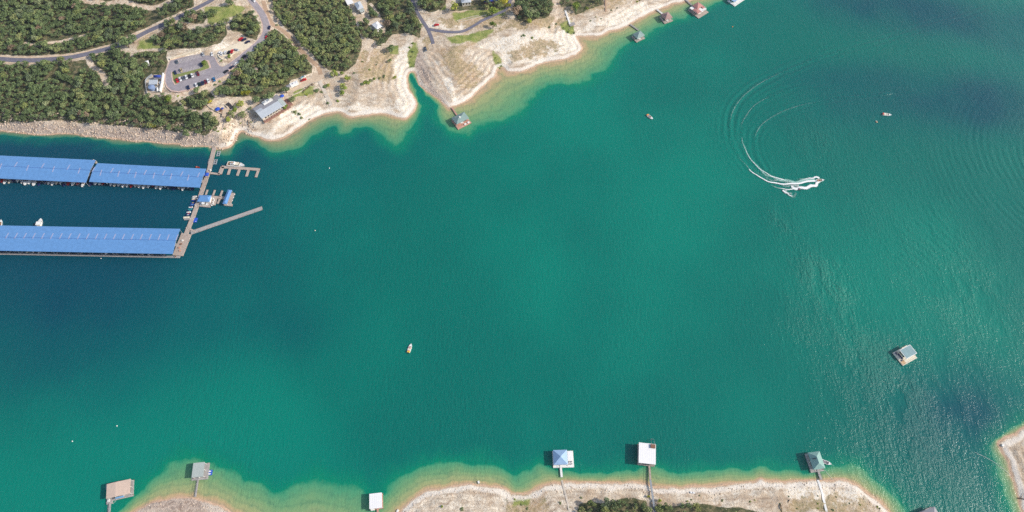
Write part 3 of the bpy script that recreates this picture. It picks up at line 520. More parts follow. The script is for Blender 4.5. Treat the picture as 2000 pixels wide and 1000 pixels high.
# ------------------------------------------------------------------ foliage
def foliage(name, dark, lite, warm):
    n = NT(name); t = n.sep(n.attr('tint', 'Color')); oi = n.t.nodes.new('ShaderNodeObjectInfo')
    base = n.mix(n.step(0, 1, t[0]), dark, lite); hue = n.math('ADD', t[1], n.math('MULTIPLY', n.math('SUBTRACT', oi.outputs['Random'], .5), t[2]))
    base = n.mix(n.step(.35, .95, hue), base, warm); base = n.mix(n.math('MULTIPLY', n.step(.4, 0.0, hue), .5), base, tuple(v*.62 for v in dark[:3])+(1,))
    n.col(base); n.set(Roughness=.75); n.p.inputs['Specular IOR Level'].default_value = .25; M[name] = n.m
foliage('leaves', lin(90,108,70), lin(130,148,96), lin(148,152,98)); foliage('leaves_mid', lin(96,112,82), lin(138,152,112), lin(152,158,114)); foliage('leaves_olive', lin(102,116,68), lin(148,158,94), lin(162,162,96)); foliage('leaves_yellow', lin(120,126,30), lin(190,184,60), lin(200,190,70)); foliage('leaves_dry', lin(120,104,84), lin(162,140,118), lin(170,146,120)); foliage('leaves_bright', lin(96,124,40), lin(152,168,70), lin(176,178,80))
def crown_arrays(seed, nq, q0=.62, lobes=8, flat=.62):
    """unit crown (radius 1, base at z=0): leaf clumps over several lobes"""
    r = np.random.default_rng(seed); L = []
    for i in range(lobes):
        a = r.uniform(0, 6.283); rad = r.uniform(.18, .72) if i else 0; L.append((rad*math.cos(a), rad*math.sin(a), r.uniform(.55, 1.15)*(1-.35*rad)+.1, r.uniform(.30, .52)))
    L = np.array(L); k = r.integers(0, lobes, nq); d = r.normal(size=(nq, 3)); d[:, 2] = np.abs(d[:, 2])*1.1-.35; d /= np.linalg.norm(d, axis=1)[:, None]
    c = L[k, :3]+d*L[k, 3:4]*r.uniform(.72, 1.08, (nq, 1)); c[:, 2] *= flat*1.35
    nrm = d+r.normal(size=(nq, 3))*.75; nrm /= np.linalg.norm(nrm, axis=1)[:, None]
    u = np.cross(nrm, r.normal(size=(nq, 3))); u /= np.linalg.norm(u, axis=1)[:, None]; v = np.cross(nrm, u)
    s = r.uniform(.6, 1.25, (nq, 1))*q0*.22; e = r.uniform(.6, 1.0, (nq, 1))
    V = np.stack([c+u*s, c+v*s*e+nrm*s*.25, c-u*s*.9, c-v*s*e-nrm*s*.2], 1).reshape(-1, 3)
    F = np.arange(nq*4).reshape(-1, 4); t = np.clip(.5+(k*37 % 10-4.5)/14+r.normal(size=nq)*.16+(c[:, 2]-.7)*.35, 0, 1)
    return V, F, np.repeat(t, 4)
def trunk_mesh(R_, H):
    b = MB(); b.bar((0,0,-.6), (0,0,H*.45), .055*R_+.08, 6, .04*R_+.05)
    for k in range(4):
        a = k*1.6+.3; b.bar((0,0,H*(.28+.05*k)), (math.cos(a)*R_*.5, math.sin(a)*R_*.5, H*.72), .05*R_, 5, .03)
    return b
# ------------------------------------------------------------------ woods and single trees
NV = 8; CROWN = [crown_arrays(100+i, 620, .50, 7+i % 4) for i in range(NV)]
def crown_obj(i, mat, name='crown', t0=0.0, hue=.35, amp=.9):
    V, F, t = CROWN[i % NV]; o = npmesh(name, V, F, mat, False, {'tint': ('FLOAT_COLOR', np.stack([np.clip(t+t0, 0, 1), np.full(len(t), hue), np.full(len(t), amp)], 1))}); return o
TPROTO = {}
def tree_proto(i, mat, name):
    k = (i, mat, name)
    if k not in TPROTO:
        r = thing(name, (0,0,0), 0, None, 'tree'); c = crown_obj(i, mat); c.parent = r; c.location.z = .62; c.scale = (1, 1, 1.0)
        t = trunk_mesh(1.0, 1.45); t.build('trunk', 'bark', r); TPROTO[k] = [r, False]
    return TPROTO[k]
def put_tree(x, y, z, rad, i, mat, name, label, group=None, rz=0.0, zs=1.0):
    p = tree_proto(i, mat, name)
    if not p[1]: o = p[0]; p[1] = True; o.location = (x, y, z); o.rotation_euler = (0, 0, rz)
    else: o = copy_tree(p[0], (x, y, z), rz)
    o.scale = (rad, rad, rad*zs); o['label'] = label
    if group: o['group'] = group
    elif 'group' in o: del o['group']
    return o
WOODS = {'ridge': ('juniper_tree', 'dark green juniper crown in the wood above the asphalt road', 'junipers in the wood above the road'), 'shore': ('oak_tree', 'dark round crown in the dense wood above the rocky marina shore', 'trees of the wood above the marina shore'),
 'corner': ('oak_tree', 'dark green tree in the wood left of the parking lot', 'trees left of the parking lot'), 'below_lot': ('oak_tree', 'olive tree on the rocky slope below the parking lot', 'trees below the parking lot'),
 'copse': ('oak_tree', 'dark green tree in the copse between woods road and parking lot', 'trees of the copse above the parking lot'), 'bend': ('oak_tree', 'olive green tree inside the bend of the curving road', 'trees inside the road bend'), 'lawn': ('oak_tree', 'dark tree in the clump at the edge of the mown lawn', 'trees at the lawn edge'),
 'middle': ('oak_tree', 'olive green tree in the wood between parking lot and dirt track', 'trees between parking lot and dirt track'), 'block': ('juniper_tree', 'olive green juniper in the dense triangular wood right of the dirt track', 'junipers of the triangular wood'), 'gully': ('oak_tree', 'green tree around the white roofed house by the gully', 'trees around the gully'),
 'lane': ('oak_tree', 'green tree on the lawn right of the dark driveway', 'trees by the driveway'), 'terrace': ('oak_tree', 'green tree behind the branching driveway below the grey roofed house', 'trees by the grey roofed house'), 'point': ('oak_tree', 'dark green tree in the grove behind the limestone point', 'trees of the grove behind the point'),
 'scrub': ('oak_tree', 'yellowish scrub tree on the slope above the far docks', 'scrub trees above the far docks'), 'south': ('oak_tree', 'low green tree at the bottom shore left of the steel walkway', 'trees left of the steel walkway'), 'south_low': ('oak_tree', 'low green tree at the bottom shore right of the steel walkway', 'trees right of the steel walkway')}
MARKS = [(60,250,'above the left part of the rocky shore'),(140,245,'above the rocky shore behind the upper left roof'),(220,250,'above the middle of the rocky shore'),(280,250,'just left of the golden yellow tree'),(330,250,'just right of the golden yellow tree'),(395,245,'near the head of the marina gangway'),(325,215,'around the bare grey tree'),(290,195,'below the utility yard'),(330,190,'below the rounded end of the parking lot'),(200,150,'beside the pale dirt spur'),(60,140,'below the left end of the woods road'),(130,135,'below the middle of the woods road'),(230,110,'between dirt spur and roadside tree clump'),(250,150,'left of the utility yard'),(100,190,'deep inside the left wood'),(180,200,'in the middle of the left wood'),(20,200,'at the left edge above the shore'),
 (40,95,'between pale trail and woods road'),(140,92,'between the end of the pale trail and the road'),(220,70,'above the road before the tree clump'),(300,45,'above the straight of the woods road'),(350,25,'near the upper road junction'),(100,50,'in the upper left wood above the pale trail'),(30,40,'near the top left corner'),(200,35,'in the middle of the upper left wood'),(330,90,'above the limestone wall of the lot'),(400,75,'above the white gravel lot'),(430,60,'below the mown lawn'),(360,60,'left end of the copse'),
 (535,75,'beside the red roadside car'),(480,125,'below the row of roadside cars'),(450,160,'right of the parking lot'),(510,140,'around the two brown shelters'),(560,110,'left of the dirt track'),(600,135,'at the lower end of the dirt track'),(560,165,'above the white trailer'),(510,180,'behind the restaurant'),(440,185,'above the dark staircase'),(600,90,'right of the dirt track, halfway down'),(560,20,'at the top of the dirt track'),(650,125,'at the lower tip of the triangular wood'),(690,100,'facing the dry slope'),(640,60,'in the centre of the triangular wood'),(640,10,'at the top of the triangular wood'),(690,30,'beside the top edge houses'),(740,20,'right of the top edge houses'),(790,40,'beside the dark driveway'),(760,60,'right of the white roofed house'),(715,70,'below the top edge houses'),(800,70,'at the head of the gully'),
 (1150,990,'left of the big bottom grove'),(1200,985,'in the middle of the left bottom grove'),(1250,985,'just left of the steel walkway'),(1310,990,'just right of the steel walkway'),(1370,990,'in the middle of the right bottom grove'),(1450,998,'at the right end of the bottom grove'),(860,10,'above the low lawn wall'),(900,15,'below the grey roofed house'),(960,10,'beside the yellow tree'),(1020,20,'in the left half of the point grove'),(1060,20,'in the right half of the point grove'),(1130,5,'beside the white staircase'),(1170,5,'beside the brown staircase'),(370,195,'left of the boulder slope'),(400,190,'right of the boulder slope'),(300,120,'beside the tiny white shed'),(230,10,'below the top left dirt road'),(120,10,'at the top edge above the upper left wood')]
KW = {'juniper_tree': 'juniper', 'oak_tree': 'oak'}
def tree_label(t, nm, mat):
    x, y, z = t[:3]; px, py = to_px(x, y, z+3); j = min(range(len(MARKS)), key=lambda q: (MARKS[q][0]-px)**2+((MARKS[q][1]-py)*1.5)**2); s_ = 'broad' if t[3] > 3.35 else ('small' if t[3] < 2.7 else 'mid sized'); dx = px-MARKS[j][0]; dy = py-MARKS[j][1]
    tone = {'leaves': 'dark green', 'leaves_mid': 'grey green', 'leaves_olive': 'olive green', 'leaves_dry': 'dry grey brown'}[mat]
    return '%s %s %s %s' % (s_, tone, KW[nm], MARKS[j][2])
roadD = np.full(GXX.shape, 1e3)
for nm in ROADS: roadD = np.minimum(roadD, dist_line(GXX, GYY, smooth(RP[nm], 4))-ROADS[nm][1]/2)
for P, wd in DIRT: roadD = np.minimum(roadD, dist_line(GXX, GYY, smooth(ptsT(P), 4))-wd/2)
roadD = np.minimum(roadD, -sdist(GXX, GYY, LOTP)); roadD = np.minimum(roadD, -sdist(GXX, GYY, GRAVP)); roadD = np.minimum(roadD, -sdist(GXX, GYY, PLZP)); ROADD = roadD
CLEAR = []                                                       # (x, y, radius) kept free for buildings
def clear_px(px, py, r): x, y, z = atT(px, py); CLEAR.append((float(x), float(y), r))
for a in ((302,150,9),(300,163,10),(297,174,7),(308,178,8),(287,122,4),(700,10,9),(704,20,8),(738,52,9),(684,1,7),(908,-2,16),(528,209,16),(512,218,14),(546,196,14),(577,164,7),(345,205,4),(500,135,2.5),(500,142,2.5),(454,212,7),(432,205,11),(570,62,3),(720,96,7),(1104,34,5)): clear_px(*a)
T = []
for k, (P, sp, cr, tint) in FOREST.items():
    lo = P.min(0); hi = P.max(0); yy = np.arange(lo[1], hi[1], sp*.88)
    for j, yv in enumerate(yy):
        for xv in np.arange(lo[0]+(j % 2)*sp/2, hi[0], sp):
            x = xv+rng.uniform(-.38, .38)*sp; y = yv+rng.uniform(-.38, .38)*sp; T.append((x, y, k))
TX = np.array([t[0] for t in T]); TY = np.array([t[1] for t in T]); ok = np.zeros(len(T), bool)
for k in FOREST:
    m = np.array([t[2] == k for t in T]); ok[m] = inside(TX[m], TY[m], FOREST[k][0])
g = fbm(TX, TY, 17, 3, 61); ok &= (g > .27)
dr = hat(TX, TY, ROADD); ok &= dr > 1.3
for (x, y, r) in CLEAR: ok &= np.hypot(TX-x, TY-y) > r
LIST = []
for i in np.nonzero(ok)[0]:
    k = T[i][2]; P, sp, cr, tint = FOREST[k]
    big = vnoise(TX[i:i+1]/11, TY[i:i+1]/11, 3)[0]
    r = cr*(.60+.78*rng.random()**1.8)*(.85+.35*big); r = min(r, dr[i]+1.6)
    LIST.append((TX[i], TY[i], float(hat(TX[i], TY[i])), r, k))
def size_px(t):
    x, y, z = t[0], t[1], t[2]; zc = y*st-(z-CAM_H)*ct; px, py = to_px(x, y, z); inside_f = (0 < px < 2000) and (0 < py < 1000)
    return FPX*t[3]/zc if inside_f else 0.0
LIST.sort(key=lambda t: -size_px(t)); NIND = {'oak_tree': 0, 'juniper_tree': 0}; rest = []
for t in LIST:
    nm, lb, gr = WOODS[t[4]]
    lim = 190 if nm == 'oak_tree' else 100
    if NIND[nm] < lim and size_px(t) > 0:
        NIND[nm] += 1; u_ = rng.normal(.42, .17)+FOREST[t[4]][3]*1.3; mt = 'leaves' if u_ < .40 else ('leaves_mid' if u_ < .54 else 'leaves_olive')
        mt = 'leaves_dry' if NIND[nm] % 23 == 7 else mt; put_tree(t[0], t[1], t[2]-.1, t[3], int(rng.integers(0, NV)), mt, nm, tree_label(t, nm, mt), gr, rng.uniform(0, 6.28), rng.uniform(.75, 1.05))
    else: rest.append(t)
nq = 230; VV = []; TT = []; tv = []; tf = []; o0 = 0; TB = trunk_mesh(1.0, 1.45); TV = np.array(TB.v); TFq = [f for f in TB.f if len(f) == 4]; TFa = np.array(TFq)
VT = []; FT = []
for t in rest:
    x, y, z, r, k = t; V, F, tt = CROWN[int(rng.integers(0, NV))]; s = rng.permutation(len(F))[:nq]; Vq = V.reshape(-1, 4, 3)[s]; c0 = Vq.mean(1, keepdims=True); Vq = ((Vq-c0)*1.35+c0).reshape(-1, 3)
    a = rng.uniform(0, 6.28); ca, sa = math.cos(a), math.sin(a); zs = rng.uniform(.8, 1.1)
    X = (Vq[:, 0]*ca-Vq[:, 1]*sa)*r+x; Y = (Vq[:, 0]*sa+Vq[:, 1]*ca)*r+y; Z = (Vq[:, 2]+.62)*r*zs+z
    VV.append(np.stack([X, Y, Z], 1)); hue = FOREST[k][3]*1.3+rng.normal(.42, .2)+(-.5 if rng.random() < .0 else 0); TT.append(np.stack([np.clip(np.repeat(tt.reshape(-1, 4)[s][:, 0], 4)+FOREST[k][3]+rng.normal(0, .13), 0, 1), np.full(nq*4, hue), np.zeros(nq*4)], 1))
    FT.append(TFa+len(VT)*len(TV)); VT.append(TV*np.array([r, r, r])+np.array([x, y, z-.3]))
VV = np.vstack(VV); nF = len(VV)//4
wood = npmesh('woodland', VV, np.arange(nF*4).reshape(-1, 4), 'leaves', False, {'tint': ('FLOAT_COLOR', np.vstack(TT))}); tag(wood, 'mass of dense oak and juniper woodland covering the hillside', 'woodland', kind='stuff')
tr = npmesh('trunks', np.vstack(VT), np.vstack(FT), 'bark', False); tr.parent = wood; tag(tr, kind='stuff')
# single trees and bushes that stand out: (px, py, radius px, material, label)
SOLO = [(402,125,6,'leaves_bright','bright young tree on the end of the parking lot island'),(450,112,5,'leaves_bright','small tree on the verge below the gravel lot'),(252,88,13,'leaves','largest round dark tree beside the woods road, its lower half'),(262,80,11,'leaves','round dark tree leaning over the woods road'),(243,82,10,'leaves','dark tree at the left of the roadside clump'),
 (418,29,9,'leaves','lone grey green tree standing on the mown lawn'),(444,43,8,'leaves','lone tree at the lower edge of the mown lawn'),(452,7,9,'leaves','dark spreading tree at the top of the lawn'),(961,27,10,'leaves_bright','bright green tree where the dark driveway bends'),(963,52,8,'leaves_bright','bright tree below the driveway casting a clear shadow on grass'),(888,17,10,'leaves_bright','yellow green tree below the grey roofed house'),
 (826,10,11,'leaves','round tree right of the driveway entrance'),(849,15,9,'leaves','green tree beside the low wall on the driveway lawn'),(744,86,9,'leaves','olive tree on the dry slope below the white roofed house'),(765,98,10,'leaves','larger olive tree beside the white limestone gully'),(762,120,5,'leaves','small tree under the olive tree by the gully'),(985,5,9,'leaves_yellow','yellow tree beside the road at the top edge'),(992,14,7,'leaves_yellow','small yellow tree above the end of the driveway'),
 (680,156,8,'leaves_bright','bright tree with a dark shadow above the beach'),(654,146,8,'leaves_bright','yellow green tree at the corner of the triangular wood'),(669,144,5,'leaves_bright','small bright tree right of the gravel yard'),(673,172,8,'leaves_bright','bright bush tree on the limestone above the beach'),(670,184,7,'leaves_bright','lowest of the bright bush trees above the beach'),(1033,43,7,'leaves_bright','bright yellow green tree below the dark grove on the point'),
 (1126,16,9,'leaves_bright','tall bright tree by the white staircase'),(428,183,9,'leaves','round tree beside the rocks below the parking lot'),(447,183,12,'leaves','broad olive tree above the dark boulder steps'),(472,205,8,'leaves_bright','pale green tree between steps and restaurant'),(413,201,5,'leaves_yellow','vivid lime bush above the curved patio wall'),(482,184,8,'leaves_yellow','bright yellow tree behind the restaurant'),(478,164,4.5,'leaves_dry','leafless brown tree in the wood by the parking lot'),
 (422,236,11,'leaves','dark round tree beside the top of the marina gangway'),(403,229,9,'leaves','olive tree left of the marina gangway'),(455,227,9,'leaves','tree right of the top of the marina gangway'),(461,217,7,'leaves_bright','pale green tree above the marina gangway'),(476,226,8,'leaves','tree beside the shaded corner of the restaurant'),(447,236,7,'leaves_bright','bright low tree by the gangway and the rocks'),(489,213,4,'leaves','small tree touching the left corner of the restaurant'),
 (573,196,8,'leaves','tree beside the brick porch of the restaurant'),(530,192,12,'leaves','broad tree shading the back of the restaurant'),(505,196,9,'leaves','dark tree behind the left half of the restaurant roof'),(560,178,9,'leaves','dark tree left of the white trailer'),(302,248,8,'leaves_yellow','golden yellow tree on the rocky marina shore'),(324,222,6,'leaves_dry','bare grey tree in the wood above the marina shore'),(174,226,9,'leaves_dry','half bare autumn tree above the rocky shore'),
 (368,262,8,'leaves','olive tree at the end of the rocky shore'),(333,196,10,'leaves_bright','bright tree below the corner of the parking lot'),(386,178,8,'leaves','tree just below the parking lot, left of two'),(404,187,9,'leaves','tree just below the parking lot, right of two'),(560,211,6,'leaves_bright','bright shrub tree below the brick porch'),(1266,969,3.6,'leaves_yellow','lime green shrub left of the steel walkway on the bottom shore'),(390,242,9,'leaves','olive tree in the row above the end of the rocky shore'),(1288,978,5,'leaves_bright','small green tree right of the steel walkway on the bottom shore')]
for i, (px, py, rp, mat, lb) in enumerate(SOLO):
    x, y, z = atT(px, py+.35*rp); zc = y*st-(z-CAM_H)*ct; put_tree(float(x), float(y), float(z)-.1, rp*float(zc)/FPX*.98, i*3+1, mat, {'leaves_dry': 'bare_tree', 'leaves_yellow': 'autumn_tree'}.get(mat, 'oak_tree'), lb, None, i*1.3, .9)
BUSH = [(716,160,6),(708,163,4),(724,156,5),(731,153,4),(750,148,4),(742,152,4),(552,218,4),(576,218,6),(584,221,4),(542,222,4),(532,226,4),(524,230,3),(516,235,3),(618,175,6),(628,178,4),(599,184,4),(592,179,3),(636,168,6),(641,165,4),(420,252,4.5),(438,251,3.4),(426,256,3),(1023,68,4),(1019,70,2.5),(1040,73,3),(1073,52,3),(1086,46,3),(1147,15,4),(1158,14,3),(1194,19,2.5),(1164,33,2),(1174,36,2),(1153,40,2),(1244,3,3),(1249,0,2),(640,200,4),(660,196,4),(588,229,4),(604,232,2.5),(470,240,2.5),(490,238,2.5),
 (1627,995,3.4),(1597,983,2.3),(1659,983,2.2),(1523,984,2.4),(1714,989,3),(1718,993,2.6),(1633,970,2),(1597,992,2.3),(1540,969,1.8),(1597,968,1.6),(1465,979,3),(1411,977,3),(1366,967,2),(1474,976,2),(1135,971,3),(1094,982,3),(864,989,3),(902,993,4),(1350,976,2.5),(1342,978,2.5),(1112,990,2.5),(1018,985,3),(1005,975,3),(1030,992,3),(1556,992,2),(1680,985,2),(600,118,3),(708,120,3),(722,135,3),(735,126,2.5),(692,142,3),(770,150,4),(352,214,3),(384,218,3),(392,209,3),(415,190,3),(366,196,3),(348,186,3),(356,190,2.5),(420,165,3),(430,158,3),(540,48,3),(1205,15,2.4),(1110,62,3),(1122,64,3),(1100,54,2.6),(800,92,3.4),(806,100,3),(802,110,3),(806,84,3.5),(800,122,2.6),(804,130,2.4),(968,112,2.4),(974,122,2.6),(979,128,2.4),(976,133,2.0),(395,133,2),(372,143,2),(432,118,3)]
bp = {}
for i, (px, py, rp) in enumerate(BUSH):
    mat = 'leaves_bright' if i % 3 == 0 else 'leaves'; x, y, z = atT(px, py+.3*rp); zc = y*st-(z-CAM_H)*ct; r = rp*float(zc)/FPX
    if (i % NV, mat) not in bp: o = crown_obj(i, mat, 'bush', 0, .5, .5); bp[(i % NV, mat)] = o
    else: o = bp[(i % NV, mat)].copy(); C.objects.link(o)
    o.location = (float(x), float(y), float(z)-.45*r); o.scale = (r, r, r*.8); o.rotation_euler = (0, 0, i*1.1)
    BM = [(1000,975,'on the weedy patch near the notch of the bottom shore'),(1110,978,'beside the grey concrete path'),(880,990,'at the left end of the bottom shore'),(1355,973,'above the right bottom grove'),(1440,978,'above the end of the right bottom grove'),(1470,978,'near the broken rocks of the bottom shore'),(1535,980,'near the dark fallen log'),(1597,980,'left of the white painted path'),(1645,975,'right of the white painted path'),(1716,990,'near the right tip of the bottom shore'),
 (720,158,'in the low cluster below the dry slope'),(545,222,'along the lower front of the restaurant'),(580,220,'at the right corner of the restaurant'),(622,176,'at the end of the garden walls'),(596,182,'in the small garden below the gravel yard'),(640,167,'beside the boat ramp'),(650,198,'on the limestone between ramp and beach'),(596,230,'on the beach side of the restaurant'),(480,239,'on the rocks left of the beach'),(705,128,'on the dry slope'),(770,150,'at the edge of the white gully bank'),
 (1022,69,'on the upper limestone point'),(1078,50,'beside the pale track above the point'),(1150,17,'in the scrub above the far docks'),(1170,36,'on the slope above the far shore'),(1200,17,'on the upper slope near the brown staircase'),(1245,2,'near the top edge above the far shore'),(1110,60,'around the grey landing of the white staircase'),(803,95,'at the head of the gully'),(802,126,'in the green strip of the gully'),(974,124,'in the green notch of the limestone point'),
 (352,212,'on the grass left of the terrace'),(388,214,'on the grass left of the terrace'),(355,190,'below the rounded end of the parking lot'),(415,188,'among the rocks below the parking lot'),(428,163,'at the right edge of the parking lot'),(395,138,'on the parking lot island'),(425,252,'beside the marina gangway'),(438,251,'beside the marina gangway'),(540,48,'at the top of the dirt track')]
    jj = min(range(len(BM)), key=lambda q: (BM[q][0]-px)**2+(BM[q][1]-py)**2); blb = ('lime green' if i % 3 == 0 else 'dull green')+(' large' if rp > 3.9 else (' tiny' if rp < 2.4 else ' low'))+' bush '+BM[jj][2]
    zone = ('low bush on the white bottom shore', 'bushes on the bottom shore') if py > 900 else (('low shrub on the limestone slope right of the gully', 'shrubs on the far limestone point') if px > 780 else (('shrub on the dry slope and beach around restaurant and gravel yard', 'shrubs around the beach restaurant') if px > 440 else ('shrub around the parking lot and the gangway head', 'shrubs by the parking lot')))
    tag(o, blb, 'bush', zone[1])
# boulders and broken rock along the shores (too many to count)
def rocks(name, spec, label):
    Vs = []; Fs = []; n0 = 0; base = np.array([(1,0,0),(-1,0,0),(0,1,0),(0,-1,0),(0,0,1),(0,0,-1)], float); tri = np.array([(0,2,4),(2,1,4),(1,3,4),(3,0,4),(2,0,5),(1,2,5),(3,1,5),(0,3,5)])
    for cnt, mask, r0, r1 in spec:
        iy, ix = np.nonzero(mask)
        if len(iy) == 0: continue
        sel = rng.integers(0, len(iy), cnt); X = gx[ix[sel]]+rng.uniform(-.75, .75, cnt); Y = gy[iy[sel]]+rng.uniform(-.75, .75, cnt); Z = hat(X, Y)
        for x, y, z in zip(X, Y, Z):
            r = r0+(r1-r0)*rng.random()**2; q = base*(rng.uniform(.6, 1.3, (6, 1)))*np.array([r, r*rng.uniform(.6, 1), r*.6]); a = rng.uniform(0, 6.28); ca, sa = math.cos(a), math.sin(a)
            Vs.append(np.stack([q[:, 0]*ca-q[:, 1]*sa+x, q[:, 0]*sa+q[:, 1]*ca+y, q[:, 2]+z+.1*r], 1)); Fs.append(tri+n0); n0 += 6
    return tag(npmesh(name, np.vstack(Vs), np.vstack(Fs), 'rock', False), label, kind='stuff')
n = NT('rock'); n.col(n.mix(n.step(.35, .65, n.noise(.5, 4)), lin(172,152,132), lin(222,204,184))); n.set(Roughness=.95); M['rock'] = n.m
vis = (SD > -.6)
rocks('rocks', [(3600, (SDT > -.4) & (SDT < 17) & (GXX < -215) & (GXX > -540), .28, 1.15), (220, (SDT > 0) & (SDT < 14) & (m_rock > .5) & (GXX > -120), .2, .7)], 'broken grey limestone rubble along the marina shore')
rocks('rocks', [(1500, (SDB > 2.2) & (SDB < 6.5), .15, .62), (900, (SDB > 8) & (SDB < 30), .12, .5), (120, (SDB > -.8) & (SDB < 1.5), .15, .5)], 'small dark boulders in bands along the bottom shore')
rocks('rocks', [(900, (SDT > 3) & (SDT < 45) & (GXX > -215) & (m_for < .3) & (ROADD > 3), .12, .6)], 'scattered stones on the pale slopes above the beach')
# ------------------------------------------------------------------ boats
def hull_mb(L, B, H, bow=.45, z0=-.25, n=9, rake=.12):
    """lofted hull, bow at +x; returns the hull and its deck outline"""
    b = MB(); secs = []; top = []
    for i in range(n+1):
        t = i/n; x = -L/2+L*t; k = 1.0 if t < 1-bow else max(0.04, math.cos((t-(1-bow))/bow*math.pi/2)**.75)
        if t < .08: k *= .92
        w = B/2*k; zt = H+H*.35*max(0, t-.4); xb = x-(L*rake*max(0, t-.55))
        secs.append([(xb, -w*.72, z0), (x, -w, zt), (x, w, zt), (xb, w*.72, z0)]); top.append((x, w, zt))
    for s_ in secs: b.v += s_
    for i in range(n):
        o = i*4
        for j in range(4): b.f.append((o+j, o+(j+1) % 4, o+4+(j+1) % 4, o+4+j))
    b.f.append((3, 2, 1, 0)); e = n*4; b.f.append((e, e+1, e+2, e+3)); return b, top
def make_boat(name, L, B, H, hullm, inner, seatm, label, cat, loc, rz, group=None, bimini=None, cabin=False, stern=None, motor=True):
    r = thing(name, loc, rz, label, cat, group); hb, top = hull_mb(L, B, H); hb.build('hull', hullm, r)
    d = MB(); xs = [p for p in top if -L*.42 <= p[0] <= L*.26]; d.prism([(p[0], -p[1]*.74) for p in xs]+[(p[0], p[1]*.74) for p in xs[::-1]], H*.9, H+.04+H*.1); d.build('cockpit', inner, r)
    xb = [p for p in top if L*.29 <= p[0] <= L*.45]; d = MB(); d.prism([(p[0], -p[1]*.6) for p in xb]+[(p[0], p[1]*.6) for p in xb[::-1]], H, H+.04+H*.26); d.build('bow_cushion', seatm, r)
    d = MB(); d.cbox(-L*.33, 0, H+.12, L*.10, B*.62, .3); d.build('seat', seatm, r)
    for sgn in (-1, 1): d = MB(); d.cbox(L*.02, sgn*B*.2, H+.12, L*.08, B*.2, .35); d.build('seat', seatm, r)
    d = MB(); d.cbox(L*.16, 0, H+.1, .25, B*.72, .42, 0, .3, .9); d.build('windscreen', 'glass_dark', r)
    if motor: d = MB(); d.cbox(-L*.5-.25, 0, 0, .5, .45, H+.35, 0, .7, .8); d.build('outboard_motor', 'rubber', r)
    if bimini:
        d = MB(); d.cbox(-L*.06, 0, H+1.55, L*.34, B*.86, .12, 0, .94, .94); q = d.build('canopy', bimini, r); e = MB()
        for sx in (-.2, .08):
            for sy in (-.4, .4): e.bar((L*sx, B*sy, H), (L*sx, B*sy, H+1.56), .035, 4)
        e.build('canopy_frame', 'steel', r)
    if cabin:
        d = MB(); d.cbox(-L*.02, 0, H, L*.42, B*.68, 1.0, 0, .86, .86); q = d.build('cabin', hullm, r); d = MB(); d.cbox(L*.02, 0, H+.55, L*.39, B*.66, .28, 0, .95, .95); d.build('cabin_window', 'glass_dark', q)
    if stern: d = MB(); d.cbox(-L*.42, 0, H+.15, L*.16, B*.8, .3, 0, .85, .9); d.build('stern_pad', stern, r)
    return r
def heading(px, py, dx, dy):
    x, y = at(px, py); x2, y2 = at(px+dx, py+dy); return math.atan2(y2-y, x2-x)
def boat_at(name, px, py, dx, dy, L, *a, **k):
    x, y = at(px, py, .5); rz = heading(px, py, dx, dy); return make_boat(name, L, a[0], a[1], a[2], a[3], a[4], a[5], a[6], (float(x), float(y), 0), rz, **k)
boat_at('motorboat', 800.5, 680, .35, -1, 6.8, 2.5, .65, 'gel_white', 'gel_cream', 'vinyl_red', 'white motorboat with red seats and yellow stern pad drifting alone in mid lake', 'boat', stern='yellow')
boat_at('motorboat', 1269.5, 228.5, 1, .78, 6.6, 2.6, .7, 'gel_white', 'vinyl_grey', 'vinyl_tan', 'white motorboat with an orange tube on its stern near the upper middle', 'boat', stern='orange')
boat_at('motorboat', 1732.5, 223.5, 1, .12, 7.4, 2.7, .6, 'gel_white', 'gel_cream', 'gel_cream', 'small white motorboat with pinkish stern beside a float at upper right', 'boat', stern='vinyl_red')
sp = boat_at('speedboat', 1602, 352.5, 1, -.12, 6.6, 2.4, .8, 'gel_white', 'wood_brown', 'vinyl_tan', 'white speedboat with brown cockpit leading the curved foam wake', 'speedboat', motor=False)
# towed tube and its rider
x, y = at(1561, 369.3, .4); r = MB()
def ring_mb(Rr, rr, z, n=16, m=8):
    b = MB(); V = []; F = []
    for i in range(n):
        a = 2*math.pi*i/n
        for j in range(m): t = 2*math.pi*j/m; V.append(((Rr+rr*math.cos(t))*math.cos(a), (Rr+rr*math.cos(t))*math.sin(a), z+rr*math.sin(t)))
    for i in range(n):
        for j in range(m): F.append((i*m+j, ((i+1) % n)*m+j, ((i+1) % n)*m+(j+1) % m, i*m+(j+1) % m))
    return b.add(V, F)
o = ring_mb(.75, .32, .3).build('towed_tube', 'gel_navy', None, True); o.location = (float(x), float(y), 0); tag(o, 'dark towed tube at the head of the thin foam trail', 'tube')
def person(loc, rz, joints, edges, radii, label, clothes):
    me = bpy.data.meshes.new('person'); me.from_pydata(joints, edges, []); o = bpy.data.objects.new('person', me); C.objects.link(o); o.location = loc; o.rotation_euler = (0, 0, rz)
    m = o.modifiers.new('skin', 'SKIN'); 
    for v, rd in zip(me.skin_vertices[0].data, radii): v.radius = (rd, rd)
    me.skin_vertices[0].data[0].use_root = True
    s = o.modifiers.new('sub', 'SUBSURF'); s.levels = 1; s.render_levels = 1; me.materials.append(M['skin']); tag(o, label, 'person')
    return o
